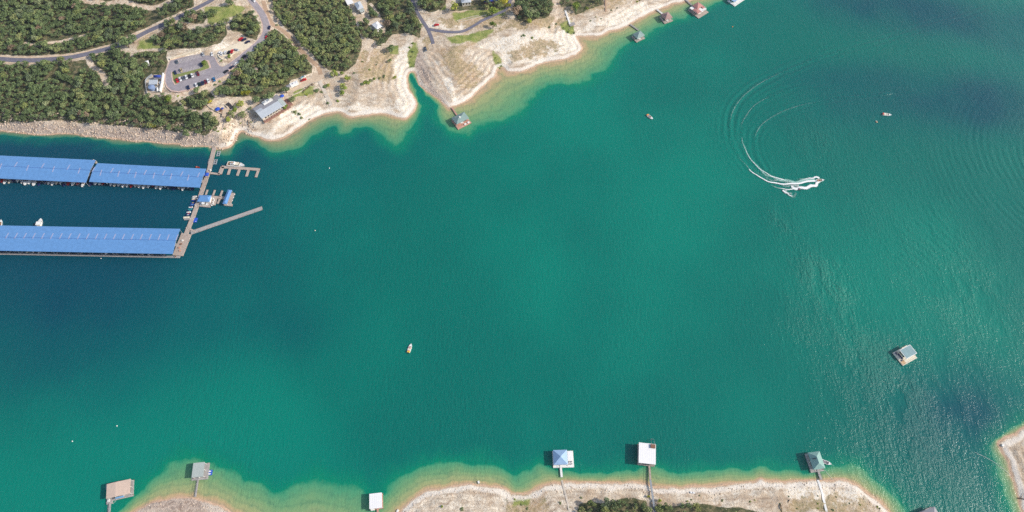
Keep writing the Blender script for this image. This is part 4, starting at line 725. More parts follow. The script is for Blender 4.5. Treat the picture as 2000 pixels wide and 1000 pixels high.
J = [(0,0,.62),(.28,0,.72),(.52,0,.80),(.62,0,.86),(.76,0,.94),(.5,.2,.78),(.68,.34,.70),(.88,.26,.72),(.96,.22,.72),(.5,-.2,.78),(.68,-.34,.70),(.88,-.26,.72),(.96,-.22,.72),(-.05,.11,.60),(-.48,.16,.56),(-.9,.14,.5),(-1.0,.14,.56),(-.05,-.11,.60),(-.48,-.16,.56),(-.9,-.14,.5),(-1.0,-.14,.56)]
E = [(0,1),(1,2),(2,3),(3,4),(2,5),(5,6),(6,7),(7,8),(2,9),(9,10),(10,11),(11,12),(0,13),(13,14),(14,15),(15,16),(0,17),(17,18),(18,19),(19,20)]
RD = [.15,.14,.15,.06,.11,.07,.05,.035,.04,.07,.05,.035,.04,.10,.07,.045,.04,.10,.07,.045,.04]
pr = person((float(x), float(y), 0.02), heading(1561, 369, 1, -.25), J, E, RD, 'person in an orange vest lying on the towed tube', None)
v = MB(); v.cbox(.26, 0, .58, .46, .42, .30, 0, .9, .8); v.build('life_vest', 'cloth_orange', pr); v = MB(); v.ball((.80, 0, 1.0), .125, .8); v.build('hair', 'wood_brown', pr)
# cabin cruiser at the finger dock
x, y = at(461, 321.5, 1); rz = heading(461, 321, 1, .10)
ya = thing('motor_yacht', (float(x), float(y), 0), rz, 'long white motor yacht with flybridge moored along the finger dock', 'yacht'); L = 14.5; hb, top = hull_mb(L, 4.4, 1.5, .5, -.4, 12); hb.build('hull', 'gel_white', ya)
d = MB(); d.cbox(-.3, 0, 1.5, 7.0, 3.3, 1.1, 0, .85, .85); cb = d.build('cabin', 'gel_cream', ya); d = MB(); d.cbox(-.1, 0, 2.1, 6.6, 3.18, .4, 0, .93, .94); d.build('cabin_window', 'glass_dark', cb)
d = MB(); d.cbox(-2.2, 0, 2.6, 3.6, 2.9, .7, 0, .9, .9); fb = d.build('flybridge', 'gel_white', ya); d = MB(); d.cbox(-2.3, 0, 3.3, 2.2, 1.9, .08); d.build('flybridge_floor', 'vinyl_grey', fb); d = MB(); d.cbox(-2.6, 0, 3.36, .9, .9, .5); d.build('seat', 'vinyl_tan', fb)
d = MB(); d.cbox(-5.6, 0, 1.45, 2.4, 3.6, .12); d.build('aft_deck', 'vinyl_tan', ya); d = MB(); d.cbox(-7.5, 0, .25, .9, 3.6, .12); d.build('swim_platform', 'wood_brown', ya); d = MB(); d.rail([(1.5,-1.9),(4.6,-1.2),(6.7,0),(4.6,1.2),(1.5,1.9)], 1.9, .7, 1.6); d.build('bow_rail', 'steel', ya)

# ------------------------------------------------------------------ marina roofs
def marina(A, B, Cc, zr, label, sk, out_walk, group='covered docks of the marina'):
    cx_, cy_, an, wd, dp = edge_frame(A, B, Cc, zr); r = thing('covered_dock', (cx_, cy_, 0), an, label, 'covered dock', group)
    def loc(px, py, z): X, Y = at(px, py, z); dx, dy = float(X)-cx_, float(Y)-cy_; return dx*math.cos(an)+dy*math.sin(an), -dx*math.sin(an)+dy*math.cos(an)
    b = MB(); h = 1.3; x0, x1, y0, y1 = -wd/2, wd/2, -dp/2, dp/2
    V = [(x0,y0,zr),(x1,y0,zr),(x1,y1,zr),(x0,y1,zr),(x0,0,zr+h),(x1,0,zr+h)]; V += [(p, q, z-.28) for p, q, z in V]
    b.add(V, [(0,1,5,4),(2,3,4,5),(7,6,10,11),(9,8,11,10),(0,6,7,1),(3,2,8,9),(1,7,11,5),(5,11,8,2),(0,4,10,6),(4,3,9,10)]); rf = b.build('roof', 'roof_blue', r)
    c = MB(); c.bar((x0, 0, zr+h+.05), (x1, 0, zr+h+.05), .09, 4); c.build('ridge_cap', 'canvas_deep', rf)
    for px, py in sk:
        lx, ly = loc(px, py, zr+h*.6); sgn = 1 if ly > 0 else -1; zz = zr+h*(1-abs(ly)/(dp/2)); s_ = MB(); L2 = 2.6; k = h/(dp/2)*L2*-sgn
        s_.add([(lx-.42, ly-L2, zz+.06-k), (lx+.42, ly-L2, zz+.06-k), (lx+.42, ly+L2, zz+.06+k), (lx-.42, ly+L2, zz+.06+k)]+[(lx-.42, ly-L2, zz-.03-k), (lx+.42, ly-L2, zz-.03-k), (lx+.42, ly+L2, zz-.03+k), (lx-.42, ly+L2, zz-.03+k)], [(0,1,2,3),(0,4,5,1),(1,5,6,2),(2,6,7,3),(3,7,4,0)]); s_.build('skylight', 'skylight', rf)
    w_ = MB(); w_.box(x0, x1+1.0, -1.3, 1.3, .15, .6); 
    n_ = int(wd/9.0)
    for k in range(n_+1):
        xx = x1-.6-k*9.0; w_.box(xx-.5, xx+.5, 1.3, dp/2-.5, .15, .52); w_.box(xx-.5, xx+.5, -dp/2+.5, -1.3, .15, .52)
    if out_walk: w_.box(x0, x1+out_walk, -dp/2-.3, -dp/2+1.3, .15, .6)
    w_.build('deck', 'dock_wood_grey', r)
    for k in range(min(n_+1, 40)):
        xx = x1-.6-k*9.0
        for yy in (-dp/2+.4, dp/2-.4): p = MB(); p.bar((xx, yy, -.5), (xx, yy, zr-.2), .14, 6); p.build('post', 'steel', r)
    t_ = MB()
    for k in range(n_+1):
        xx = x1-.6-k*9.0; t_.bar((xx, -dp/2+.3, zr-.45), (xx, dp/2-.3, zr-.45), .16, 4)
    t_.build('roof_beam', 'steel', r)
    return cx_, cy_, an, wd, dp, loc
SK_A = [(2,325.5),(31.5,321.5),(54.5,328.5),(84,324),(105,331),(134,327),(155,334)]; SK_B = [(183,331),(197.5,338),(219,333),(232,340),(252.5,335),(265,342),(284,337),(301,343.5),(320,338),(334.5,345),(355,340),(368,347.5),(388,342)]
SK_C = [(14.5+17.45*k, 460.5+.155*k*1.05) for k in range(20)]
mA = marina((-110,298.5), (187,312.5), (168,356.5), 6.0, 'blue roofed covered dock cut by the left edge, upper row', SK_A, 0)
mB = marina((190,318.6), (403,329.6), (388,366.3), 5.2, 'blue roofed covered dock ending at the main walkway, upper row', SK_B, 0)
mC = marina((-110,438.2), (352,446.8), (337,496), 6.0, 'longest blue roofed covered dock in the lower row with walkway along its front', SK_C, 3)
# boats poking out from beneath the roofs: a few hull kinds, copied
kinds = [('gel_white','gel_navy','vinyl_grey',None),('gel_white','vinyl_grey','vinyl_tan',None),('gel_navy','gel_cream','vinyl_tan',None),('gel_white','canvas_blue','vinyl_grey','canvas_blue'),('gel_cream','vinyl_grey','wood_brown','canvas_light'),('gel_white','gel_teal','vinyl_tan',None),('gel_red','gel_white','vinyl_grey',None)]
bproto = {}
def berth(cx_, cy_, an, lx, ly, kd, L, label, group, flip=False):
    a = an-math.pi/2+(math.pi if flip else 0); X = cx_+lx*math.cos(an)-ly*math.sin(an); Y = cy_+lx*math.sin(an)+ly*math.cos(an)
    if kd not in bproto:
        h_, i_, s_, bm = kinds[kd]; bproto[kd] = make_boat('moored_boat', 9.0, 3.0, .95, h_, i_, s_, label, 'boat', (X, Y, 0), a, group, bimini=bm, cabin=kd in (0, 2, 5)); bproto[kd].scale = (L/9.0,)*3; return
    copy_tree(bproto[kd], (X, Y, 0), a, label, group, L/9.0)
KN = ['white boat with a navy cockpit','white boat with a grey cockpit','navy hulled boat','white boat with a blue canopy','cream boat with a pale canopy','white boat with a teal cockpit','red hulled boat']
def fill(m, xpx, ypx, over, where, group, spacing=None):
    cx_, cy_, an, wd, dp, loc = m
    for i, px in enumerate(xpx):
        lx, ly = loc(px, ypx, 0); L = random.choice([7.5, 8.5, 9, 10, 11]); kd = random.choice([0, 1, 1, 2, 3, 4, 0, 5, 2, 3, 1, 4, 6] if i % 5 else [6, 2, 5]); ov = over+random.uniform(-1.2, 1.8); berth(cx_, cy_, an, lx, -dp/2-ov+L/2, kd, L, '%s poking out from under the %s' % (KN[kd], where), group)
fill(mA, [2,8,17,24,32,42,50,57,67,77,86,95,103,110,118,127,134,143,152,163], 360, .4, 'upper left blue roof', 'boats under the upper left blue roof')
fill(mB, [176,184,192,199,207,215,223,231,240,248,256,264,272,281,290,298,306,315,323,332,341,350,359,368,377], 366, -.5, 'upper right blue roof', 'boats under the upper right blue roof')
fill(mC, list(range(4, 316, 12)), 496, -2.6, 'lower blue roof', 'boats under the lower blue roof')
boat_at('moored_boat', 78, 437.5, .3, -1, 9.5, 4.2, 1.1, 'gel_white', 'gel_cream', 'vinyl_tan', 'large white cruiser showing behind the lower blue roof', 'boat', cabin=True, bimini='gel_white')
boat_at('moored_boat', 1, 437.5, .3, -1, 7.5, 2.6, 1.0, 'gel_white', 'wood_brown', 'vinyl_tan', 'small boat showing at the left edge behind the lower blue roof', 'boat')
boat_at('moored_boat', 186, 316.5, .8, .5, 6, 2.2, .9, 'gel_cream', 'vinyl_tan', 'orange', 'small tan boat in the gap between the two upper blue roofs', 'boat')
boat_at('moored_boat', 386, 326.5, 1, .1, 3.4, 1.3, .6, 'gel_red', 'vinyl_tan', 'vinyl_red', 'small red dinghy behind the end of the upper right blue roof', 'boat', motor=False)
# ------------------------------------------------------------------ walkways and finger docks
def deck_line(name, P, wd, mat, label, cat='dock', z0=.1, z1=.62, zs=None, extra=None, group=None):
    """floating deck along photo points: one object per line, built in world space around its first point"""
    Q = pts(P, z1); x0, y0 = Q[0]; r = thing(name, (float(x0), float(y0), 0), 0, label, cat, group); b = MB()
    for i, (a, c) in enumerate(zip(Q[:-1], Q[1:])):
        d = c-a; L = np.linalg.norm(d); an = math.atan2(d[1], d[0]); m = (a+c)/2-Q[0]; b.cbox(m[0], m[1], z0, L+(wd*.0), wd, z1-z0+.003*i, an)
    b.build('deck', mat, r); f = MB()
    for i, (a, c) in enumerate(zip(Q[:-1], Q[1:])):
        d = c-a; L = np.linalg.norm(d); an = math.atan2(d[1], d[0]); nn = max(1, int(L/6)); u = d/L; nv = np.array([-u[1], u[0]])
        for k in range(nn+1):
            for sg in (-1, 1): p = a+d*k/nn-Q[0]+nv*sg*(wd/2-.05); f.bar((p[0], p[1], -.5), (p[0], p[1], z1+.5), .11, 6)
    f.build('piles', 'wood_brown', r); return r, Q
mw, Q = deck_line('walkway', [(419.5,283),(408.5,331),(398,362),(378,420),(362,460)], 3.4, 'dock_wood', 'long grey main walkway linking shore, blue roofs and fuel dock', 'walkway')
lt = [pts([p], .7)[0]-Q[0] for p in ((402,345),(394,372),(388,392),(384,404),(374,430),(367,449))]
for q in lt: b = MB(); b.bar((q[0], q[1], .6), (q[0], q[1], 3.8), .07, 5); o = b.build('lamp_post', 'white_paint', mw); b = MB(); b.cbox(q[0], q[1], 3.8, .5, .3, .15); b.build('lamp_head', 'white_paint', o)
pf, Q = deck_line('platform', [(364,456.5),(347,499)], 8.0, 'dock_wood', 'broad grey platform at the end of the lower blue roof', 'platform')
for i, (px, py) in enumerate(((354,477),(351,484),(357,470),(343,501),(352,490))): q = pts([(px, py)], .6)[0]-Q[0]; b = MB(); b.cbox(q[0], q[1], .62, 1.2, .9, .8, .4); b.build('storage_box', ['wood_brown','dock_red','white_paint'][i % 3], pf)
# gangway down from the shore terrace
def span(name, p0, z0, p1, z1, wd, mat, label, cat='gangway', railmat='steel', posts=True):
    a = np.array([float(v) for v in at(p0[0], p0[1], z0)]); c = np.array([float(v) for v in at(p1[0], p1[1], z1)]); r = thing(name, (a[0], a[1], 0), 0, label, cat); d = c-a; L = np.linalg.norm(d); u = d/L; v = np.array([-u[1], u[0]])*wd/2
    b = MB(); V = [(-v[0], -v[1], z0), (v[0], v[1], z0), (d[0]+v[0], d[1]+v[1], z1), (d[0]-v[0], d[1]-v[1], z1)]; V += [(x_, y_, z_-.3) for x_, y_, z_ in V]; b.add(V, [(3,2,1,0),(4,5,6,7),(0,1,5,4),(1,2,6,5),(2,3,7,6),(3,0,4,7)]); b.build('deck', mat, r)
    for sg in (-1, 1):
        f = MB(); nn = max(2, int(L/3))
        for k in range(nn+1):
            t = k/nn; x_ = d[0]*t+v[0]*sg; y_ = d[1]*t+v[1]*sg; z_ = z0+(z1-z0)*t; f.bar((x_, y_, z_), (x_, y_, z_+1.0), .05, 4)
        f.bar((v[0]*sg, v[1]*sg, z0+1), (d[0]+v[0]*sg, d[1]+v[1]*sg, z1+1), .06, 4); f.build('railing', railmat, r)
    if posts:
        nn = max(2, int(L/9))
        for k in range(nn):
            t = (k+.5)/nn; X, Y = a+d*t; g_ = float(hat(X, Y)); p = MB(); p.bar((d[0]*t, d[1]*t, min(g_, 0)-.5), (d[0]*t, d[1]*t, z0+(z1-z0)*t-.1), .22, 6); p.build('support_post', 'concrete', r)
    return r
_x, _y, zt = atT(438, 232); span('gangway', (438,230), float(zt)+.9, (419.5,284), .75, 3.6, 'dock_wood', 'sloping concrete gangway from the terrace over the rocks to the marina', posts=True)
for (px, py, s_) in ((416.5,299,-1),(426.5,300,1),(410,315,-1),(420.5,316,1)):
    x, y = at(px, py, .5); rz = heading(px, py, -1, 4.0); r = thing('outrigger_float', (float(x), float(y), 0), rz, 'small grey outrigger float on the %s side of the walkway, %s pair' % ('left' if s_ < 0 else 'right', 'upper' if py < 305 else 'lower'), 'float', 'outrigger floats of the walkway'); b = MB()
    b.box(-2.6, 2.6, -1.3, -.7, .1, .5); b.box(-2.6, 2.6, .7, 1.3, .1, .5); b.build('pontoon', 'steel', r); b = MB(); b.box(-2.2, -1.6, -.7, .7, .3, .5); b.box(-.3, .3, -.7, .7, .3, .5); b.box(1.6, 2.2, -.7, .7, .3, .5); b.build('crossbeam', 'dock_wood_grey', r)
fd, Q = deck_line('finger_dock', [(409.5,337.6),(428.5,340)], 1.7, 'dock_wood', 'narrow grey dock arm joining walkway and finger dock', 'dock')
fd, Q = deck_line('finger_dock', [(429,340.2),(434.3,325.8)], 3.0, 'dock_wood', 'short wide grey dock section where the finger dock turns', 'dock')
fd, Q = deck_line('finger_dock', [(433,325.8),(507,331)], 2.5, 'dock_wood', 'comb shaped grey finger dock with four empty arms below the yacht', 'dock')
for a, c in (((449.5,328),(445,341)), ((468,329),(463,343)), ((485.5,330.5),(481,344.5)), ((504.5,332),(499.5,346))):
    P = pts([a, c], .6)-Q[0]; d = P[1]-P[0]; b = MB(); b.cbox((P[0][0]+P[1][0])/2, (P[0][1]+P[1][1])/2, .1, np.linalg.norm(d), 1.9, .5, math.atan2(d[1], d[0])); b.build('finger', 'dock_wood', fd)
deck_line('breakwater', [(372.5,454.5),(512,406)], 3.2, 'dock_wood_grey', 'long straight floating breakwater angled out from the walkway', 'breakwater')
deck_line('gangplank', [(366.5,445),(381.5,452.5)], 1.5, 'dock_wood', 'short plank bridging walkway and long breakwater', 'gangplank', .3, .75)
# fuel dock
def hip_mb(w_, l_, z, h, ridge=None, th=.18, ridge_y=None):
    b = MB(); x, y = w_/2, l_/2
    if ridge is None: r0 = (0, 0, z+h); r1 = None
    elif ridge_y: r0 = (0, -ridge/2, z+h); r1 = (0, ridge/2, z+h)
    else: r0 = (-ridge/2, 0, z+h); r1 = (ridge/2, 0, z+h)
    V = [(-x,-y,z),(x,-y,z),(x,y,z),(-x,y,z)]; lowr = [(p, q, z-th) for p, q, z in V]
    if r1 is None: V += [r0]; F = [(0,1,4),(1,2,4),(2,3,4),(3,0,4)]
    elif ridge_y: V += [r0, r1]; F = [(0,1,4),(1,2,5,4),(2,3,5),(3,0,4,5)]
    else: V += [r0, r1]; F = [(0,1,5,4),(1,2,5),(2,3,4,5),(3,0,4)]
    k = len(V); V += lowr; F += [(0,k,k+1,1),(1,k+1,k+2,2),(2,k+2,k+3,3),(3,k+3,k,0),(k+3,k+2,k+1,k)]
    return b.add(V, F)
cx_, cy_, an, wd, dp = edge_frame((388.5,381), (413,381.5), (408.5,394), 3.4); r = thing('fuel_station', (cx_, cy_, 0), an, 'blue hip roofed fuel dock building beside the main walkway', 'building'); hip_mb(wd, dp, 3.4, 1.3, wd*.6).build('roof', 'canvas_light', r); bpy.data.objects[r.name]
r.children[0].data.materials[0] = M['roof_blue']; b = MB(); b.box(-wd/2+.6, wd/2-.6, -dp/2+.6, dp/2-.6, .6, 3.25); b.build('wall', 'white_paint', r); b = MB(); b.box(-wd/2-.5, wd/2+3.6, -dp/2-1.2, dp/2+.3, .15, .6); b.build('deck', 'dock_wood', r); b = MB(); b.box(-1, .2, -dp/2+.52, -dp/2+.6, .62, 2.6); b.build('door', 'gel_navy', r)
b = MB()
for k in range(5): b.cbox(wd/2+1+random.uniform(-.3, 1.4), dp/2-1.5-k*1.6, .6, .9, .7, 1.0, .3)
b.build('dock_boxes', 'white_paint', r)
deck_line('fuel_pier', [(411,385),(441,386.5)], 2.6, 'dock_wood', 'grey pier running from the fuel building to the blue topped dock', 'dock')
for i, (a, c, lb) in enumerate((((405,370.5),(401.5,380.5),'short finger nearest the fuel building, above the pier'), ((419.5,371),(415.5,382),'middle short finger above the fuel pier'), ((434,372),(429.5,384),'short finger above the fuel pier, nearest the blue topped dock'), ((429,388),(424.5,397.5),'single short finger below the fuel pier'))):
    deck_line('finger', [a, c], 1.3, 'dock_wood', lb, 'dock', group='short fingers of the fuel pier')
cx_, cy_, an, wd, dp = edge_frame((445.5,370.5), (452.5,371), (443,398), 3.2); r = thing('roofed_dock', (cx_, cy_, 0), an, 'narrow blue roofed dock at the end of the fuel pier', 'dock'); P = pts([(449,370.5),(438.5,398)], 3.2); d = P[0]-P[1]; LL = float(np.linalg.norm(d)); r.location = (float(P[:, 0].mean()), float(P[:, 1].mean()), 0); r.rotation_euler.z = math.atan2(d[1], d[0])
hip_mb(LL, 3.6, 3.1, .8, LL*.8).build('roof', 'roof_blue', r); b = MB(); b.box(-LL/2, LL/2-1, -3.4, 1.6, .15, .6); b.box(-LL/2, -LL/2+2, -5.0, -3.4, .15, .6); b.build('deck', 'dock_wood', r)
for k in range(5):
    for yy in (-1.5, 1.5): b = MB(); b.bar((-LL/2+.6+k*(LL-1.2)/4, yy, .6), (-LL/2+.6+k*(LL-1.2)/4, yy, 3.0), .08, 5); b.build('post', 'white_paint', r)
for k in range(4): b = MB(); b.ball((-LL/2+2+k*LL/4.4, -3.6, .5), .42); b.build('fender', 'gel_white', r)
cx_, cy_ = [float(v) for v in at(399.5, 400, .6)]; an = heading(399, 400, 1, .1); r = thing('service_float', (cx_, cy_, 0), an, 'grey service float just below the fuel building', 'float'); b = MB(); b.box(-5, 5, -1.9, 2.0, .15, .55); b.build('deck', 'dock_wood', r); b = MB(); b.rail([(-5,-1.9),(5,-1.9),(5,2)], .55, 1.0, 2.0); b.build('railing', 'steel', r)
boat_at('pontoon_boat', 399.5, 399, 1, .05, 6.8, 2.6, .9, 'gel_white', 'gel_cream', 'vinyl_grey', 'white topped pontoon boat lying on the service float', 'boat', bimini='gel_white', motor=False)
# small craft on the left side of the walkway
SM = [(380,384,'vinyl_tan','gel_white'),(379.3,386.8,'vinyl_tan','gel_white'),(378.4,389.3,'vinyl_tan','gel_cream'),(377.8,391.8,'gel_navy','canvas_deep'),(375.8,396.8,'yellow','canvas_deep'),(374.4,400.3,'canvas_light','canvas_deep'),(372.4,405,'gel_red','gel_white'),(370.9,408.8,'gel_navy','gel_teal'),(369.4,411.8,'gel_teal','gel_navy'),(368.3,414.6,'vinyl_tan','gel_white'),(367.3,417.4,'vinyl_red','gel_navy'),(366.0,420,'gel_white','gel_navy')]
for i, (px, py, a_, h_) in enumerate(SM):
    x, y = at(px, py, .4); r = thing('jet_ski', (float(x), float(y), 0), heading(px, py, -1, .08), ('%s jet ski with %s seat, %s from the top beside the walkway' % (h_.replace('gel_', '').replace('canvas_deep', 'dark blue'), a_.replace('gel_', '').replace('vinyl_', '').replace('canvas_light', 'pale blue'), ['first','second','third','fourth','fifth','sixth','seventh','eighth','ninth','tenth','eleventh','twelfth'][i])), 'jet ski', 'jet skis beside the walkway')
    hb, tp = hull_mb(3.3, 1.25, .6, .5, -.1, 6); hb.build('hull', h_, r); b = MB(); b.cbox(-.45, 0, .6, 1.3, .45, .35, 0, .8, .7); b.build('seat', a_, r); b = MB(); b.bar((.35, -.38, 1.0), (.35, .38, 1.0), .04, 5); b.bar((.55, 0, .6), (.35, 0, 1.0), .05, 5); b.build('handlebar', 'rubber', r)
for (px, py, lb, m_) in ((363.8,424.5,'pale empty drive on float at the lower end of the jet ski row','gel_cream'),(365.3,427.8,'second pale drive on float below the jet ski row','dock_wood_grey')):
    x, y = at(px, py, .4); o = MB(); o.cbox(0, 0, .05, 4.6, 1.6, .4, 0, .95, .9); o.cbox(.2, -.45, .45, 4.0, .35, .15); o.cbox(.2, .45, .45, 4.0, .35, .15); o = o.build('drive_on_float', m_); o.location = (float(x), float(y), 0); o.rotation_euler.z = heading(px, py, -1, .08); tag(o, lb, 'float', 'drive-on floats')
x, y = at(379, 429.5, .6); r = thing('pontoon_float', (float(x), float(y), 0), heading(379, 429, 1, .02), 'bright blue square float on the right side of the walkway', 'float'); b = MB(); b.box(-2.3, 2.3, -2.0, 2.0, .1, .55); b.build('deck', 'canvas_blue', r); b = MB(); b.cbox(-1.8, 1.4, .55, .4, .4, .3); b.cbox(1.7, -1.4, .55, .4, .4, .3); b.build('cleats', 'white_paint', r)
x, y = at(403, 340, 3.2); r = thing('canopy_tent', (float(x), float(y), 0), heading(403, 340, 1, .06), 'small blue canopy on the main walkway by the upper right blue roof', 'canopy'); hip_mb(3.4, 3.2, 2.9, .6).build('canopy', 'canvas_blue', r)
for sx in (-1.5, 1.5):
    for sy in (-1.4, 1.4): b = MB(); b.bar((sx, sy, .62), (sx, sy, 2.9), .05, 5); b.build('leg', 'steel', r)
b = MB(); b.cbox(0, 0, 0, 1.4, .9, 1.1); o = b.build('storage_box', 'white_paint'); x, y = at(412, 333, .6); o.location = (float(x), float(y), .62); o.rotation_euler.z = .5; tag(o, 'white box standing on the walkway beside the finger dock arm', 'box')

# ------------------------------------------------------------------ private boat docks
def house_dock(A, B, Cc, zr, kind, rmat, margins, dmat, label, group=None, h=1.8, ridge=None, ridge_y=False, wall='white_paint', nx=3, two=False, boat=None):
    cx_, cy_, an, wd, dp = edge_frame(A, B, Cc, zr); r = thing('boat_dock', (cx_, cy_, 0), an, label, 'boat dock', group); ml, mr, mb, mt = margins
    if kind == 'hip': hip_mb(wd, dp, zr, h, ridge, .22, ridge_y).build('roof', rmat, r)
    elif kind == 'flat': b = MB(); b.box(-wd/2, wd/2, -dp/2, dp/2, zr-.3, zr); b.build('roof', rmat, r)
    elif kind == 'gable':
        b = MB(); x, y = wd/2, dp/2; xr = -.1*wd; V = [(-x,-y,zr),(xr,-y,zr+h),(x,-y,zr),(x,y,zr),(xr,y,zr+h),(-x,y,zr)]; V += [(p, q, z-.22) for p, q, z in V]; b.add(V, [(0,1,4,5),(1,2,3,4),(6,11,10,7),(7,10,9,8),(0,6,7,1),(1,7,8,2),(2,8,9,3),(3,9,10,4),(4,10,11,5),(5,11,6,0)]); b.build('roof', rmat, r)
    x0, x1, y0, y1 = -wd/2-ml, wd/2+mr, -dp/2-mb, dp/2+mt; b = MB(); b.box(x0, x0+1.5+ml, y0, y1, .15, .65); b.box(x1-1.5-mr, x1, y0, y1, .15, .652); b.box(x0+1.5+ml, x1-1.5-mr, y0, y0+2.2+mb, .15, .648); b.box(x0+1.5+ml, x1-1.5-mr, y1-.8-mt, y1, .15, .646); dk = b.build('deck', dmat, r)
    if two: b = MB(); b.box(-wd/2+.2, wd/2-.2, -dp/2+.2, dp/2-.2, zr*.5, zr*.5+.25); b.build('upper_deck', dmat, r)
    for i in range(nx):
        for yy in (-dp/2+.4, 0, dp/2-.4):
            xx = -wd/2+.4+i*(wd-.8)/(nx-1); b = MB(); b.bar((xx, yy, -.6), (xx, yy, zr-.15), .12, 6); b.build('post', wall, r)
    f = MB()
    for sx in (-1, 1):
        for sy in (-1, 1): f.bar(((wd/2+.2)*sx, (dp/2)*sy, -.6), ((wd/2+.2)*sx, dp/2*sy, 1.3), .16, 6)
    f.build('mooring_pile', 'wood_brown', r)
    f = MB(); f.rail([(x0+.1, y0+.1), (x0+.1, y1-.1)], .65, 1.0, 2.2); f.rail([(x0+.1, y0+.1), (x1-.1, y0+.1)], .65, 1.0, 2.2); f.build('railing', wall, r)
    hb, tp = hull_mb(dp*.72, min(2.6, wd*.34), .9, .45, .3, 8); hb.build('stored_boat', 'gel_white', r); o = [c_ for c_ in r.children if c_.name.startswith('stored_boat')][0]; o.rotation_euler.z = math.pi/2
    o.parent = None; o.location = (cx_, cy_, 0); o.rotation_euler.z = an+math.pi/2; o.name = 'lifted_boat'; tag(o, 'boat kept under the roof of the '+' '.join(label.split()[:9]), 'boat')
    return r, cx_, cy_, an, wd, dp
d1 = house_dock((1080,879), (1107.2,878.2), (1109,907), 4.2, 'hip', 'roof_pyramid', (.3, 4.2, 1.2, 0), 'white_paint', 'boat dock with blue pyramid roof and white deck on its right', h=2.4)
r, _, _, _, wd, dp = d1; b = MB(); b.box(wd/2+.3, wd/2+3.3, -dp*.14, dp/2-.6, 2.7, 2.9); b.build('side_canopy', 'roof_white', r); b = MB()
for k in range(4): b.cbox(wd/2+1.2+(k % 2)*1.5, -dp/2+.9+(k//2)*1.4, .65, .9, .6, .5, .3*k)
b.build('deck_chairs', 'vinyl_grey', r)
d2 = house_dock((1248,864), (1281,867.5), (1282.5,907.5), 5.6, 'flat', 'roof_white', (0, 0, .3, 0), 'dock_wood', 'two storey boat dock with flat white roof and water slide', two=True)
r, _, _, _, wd, dp = d2; b = MB(); b.box(wd/2-3.4, wd/2-.5, dp/2-2.9, dp/2-.4, 5.6, 6.5); b.build('roof_hatch', 'wood_brown', r); b = MB()
for sx in (wd/2-2.6, wd/2-.7): b.bar((sx, dp/2-.5, 5.8), (sx+.25, dp/2+4.4, .6), .1, 5)
b.bar((wd/2-2.4, dp/2+4.4, .6), (wd/2-.4, dp/2+4.4, .6), .1, 5)
b.build('slide_frame', 'steel', r)
d3 = house_dock((1577.4,884.2), (1600.6,881), (1613.2,914.2), 4.4, 'hip', 'roof_hip', (.5, .3, 1.0, 0), 'dock_wood_grey', 'boat dock with green hip roof and a boat at its right side', h=2.4, ridge=4.2, ridge_y=True)
b = MB(); b.cbox(-1.6, 1.0, 6.0, 2.2, .5, .45); b.build('roof_vent', 'glass_dark', d3[0])
boat_at('motorboat', 1614.5, 903.5, 1, .35, 6.2, 2.3, .7, 'gel_white', 'vinyl_grey', 'vinyl_grey', 'white boat tied to the right side of the green roofed bottom dock', 'boat')
d4 = house_dock((721.3,964.5), (745.8,961.8), (746.6,991.4), 4.2, 'flat', 'roof_white', (0, 0, 0, 0), 'dock_red', 'small boat dock with plain white roof and red brown gangplank'); b = MB(); b.box(-d4[4]/2+.5, -d4[4]/2+2.6, -d4[5]/2-.7, -d4[5]/2+.3, .65, 2.6); b.build('locker', 'white_paint', d4[0])
d5 = house_dock((377.6,904.3), (400,902.2), (396.8,930.6), 4.6, 'flat', 'roof_pale', (1.2, 1.6, 1.0, .2), 'dock_wood_grey', 'boat dock with pale grey green roof and blue lift on its right')
x, y = at(408.3, 923, .6); r = thing('jet_ski_lift', (float(x), float(y), 0), heading(408, 923, 1, -.05), 'blue floating lift beside the pale grey green roofed dock', 'float'); b = MB(); b.box(-1.9, 1.9, -1.6, 1.6, .1, .5); b.build('deck', 'canvas_blue', r)
for sy in (-.8, .75): hb, tp = hull_mb(2.9, 1.0, .5, .5, .45, 6); b = hb.build('watercraft_hull', 'gel_white', r); b.location = (0, sy, .1)
d6 = house_dock((208.7,945.6), (255.2,935.2), (253.3,964), 4.4, 'gable', 'roof_tan', (.3, .2, 1.0, .2), 'dock_wood_grey', 'wide boat dock with tan gabled roof near the bottom left', h=.5, nx=4)
b = MB(); b.box(-d6[4]/2-1.0, -d6[4]/2+2.2, d6[5]/2-2.8, d6[5]/2+.1, 3.2, 3.4); b.build('side_roof', 'roof_pale', d6[0]); b = MB(); b.box(-d6[4]/2+5.0, -d6[4]/2+10, -d6[5]/2-.9, -d6[5]/2, 2.9, 3.1); b.build('awning', 'canvas_light', d6[0])
x, y = at(214, 979, .6); r = thing('landing_float', (float(x), float(y), 0), heading(214, 979, 1, -.2), 'square grey landing between the tan roofed dock and its gangway', 'float'); b = MB(); b.box(-1.9, 1.9, -1.7, 1.7, .1, .64); b.build('deck', 'dock_wood_grey', r); b = MB(); b.cbox(-.5, .4, .64, 1.5, 1.3, .5); b.build('dock_box', 'white_paint', r)
d7 = house_dock((1756.8,683.8), (1777.2,672.8), (1792.3,689.6), 4.4, 'flat', 'white_paint', (3.1, .4, 2.4, .9), 'gel_cream', 'free floating party barge with grey green roof edged in white')
r, _, _, _, wd, dp = d7; b = MB(); b.box(-wd/2+.45, wd/2-.35, -dp/2+.35, dp/2-.4, 4.4, 4.5); b.build('roof_sheet', 'roof_glassy', r); b = MB()
for k in range(9): b.cbox(-wd/2-.4+random.uniform(-1.6, .6), -dp/2+.8+k*.8, .65, .8, .7, .6, k)
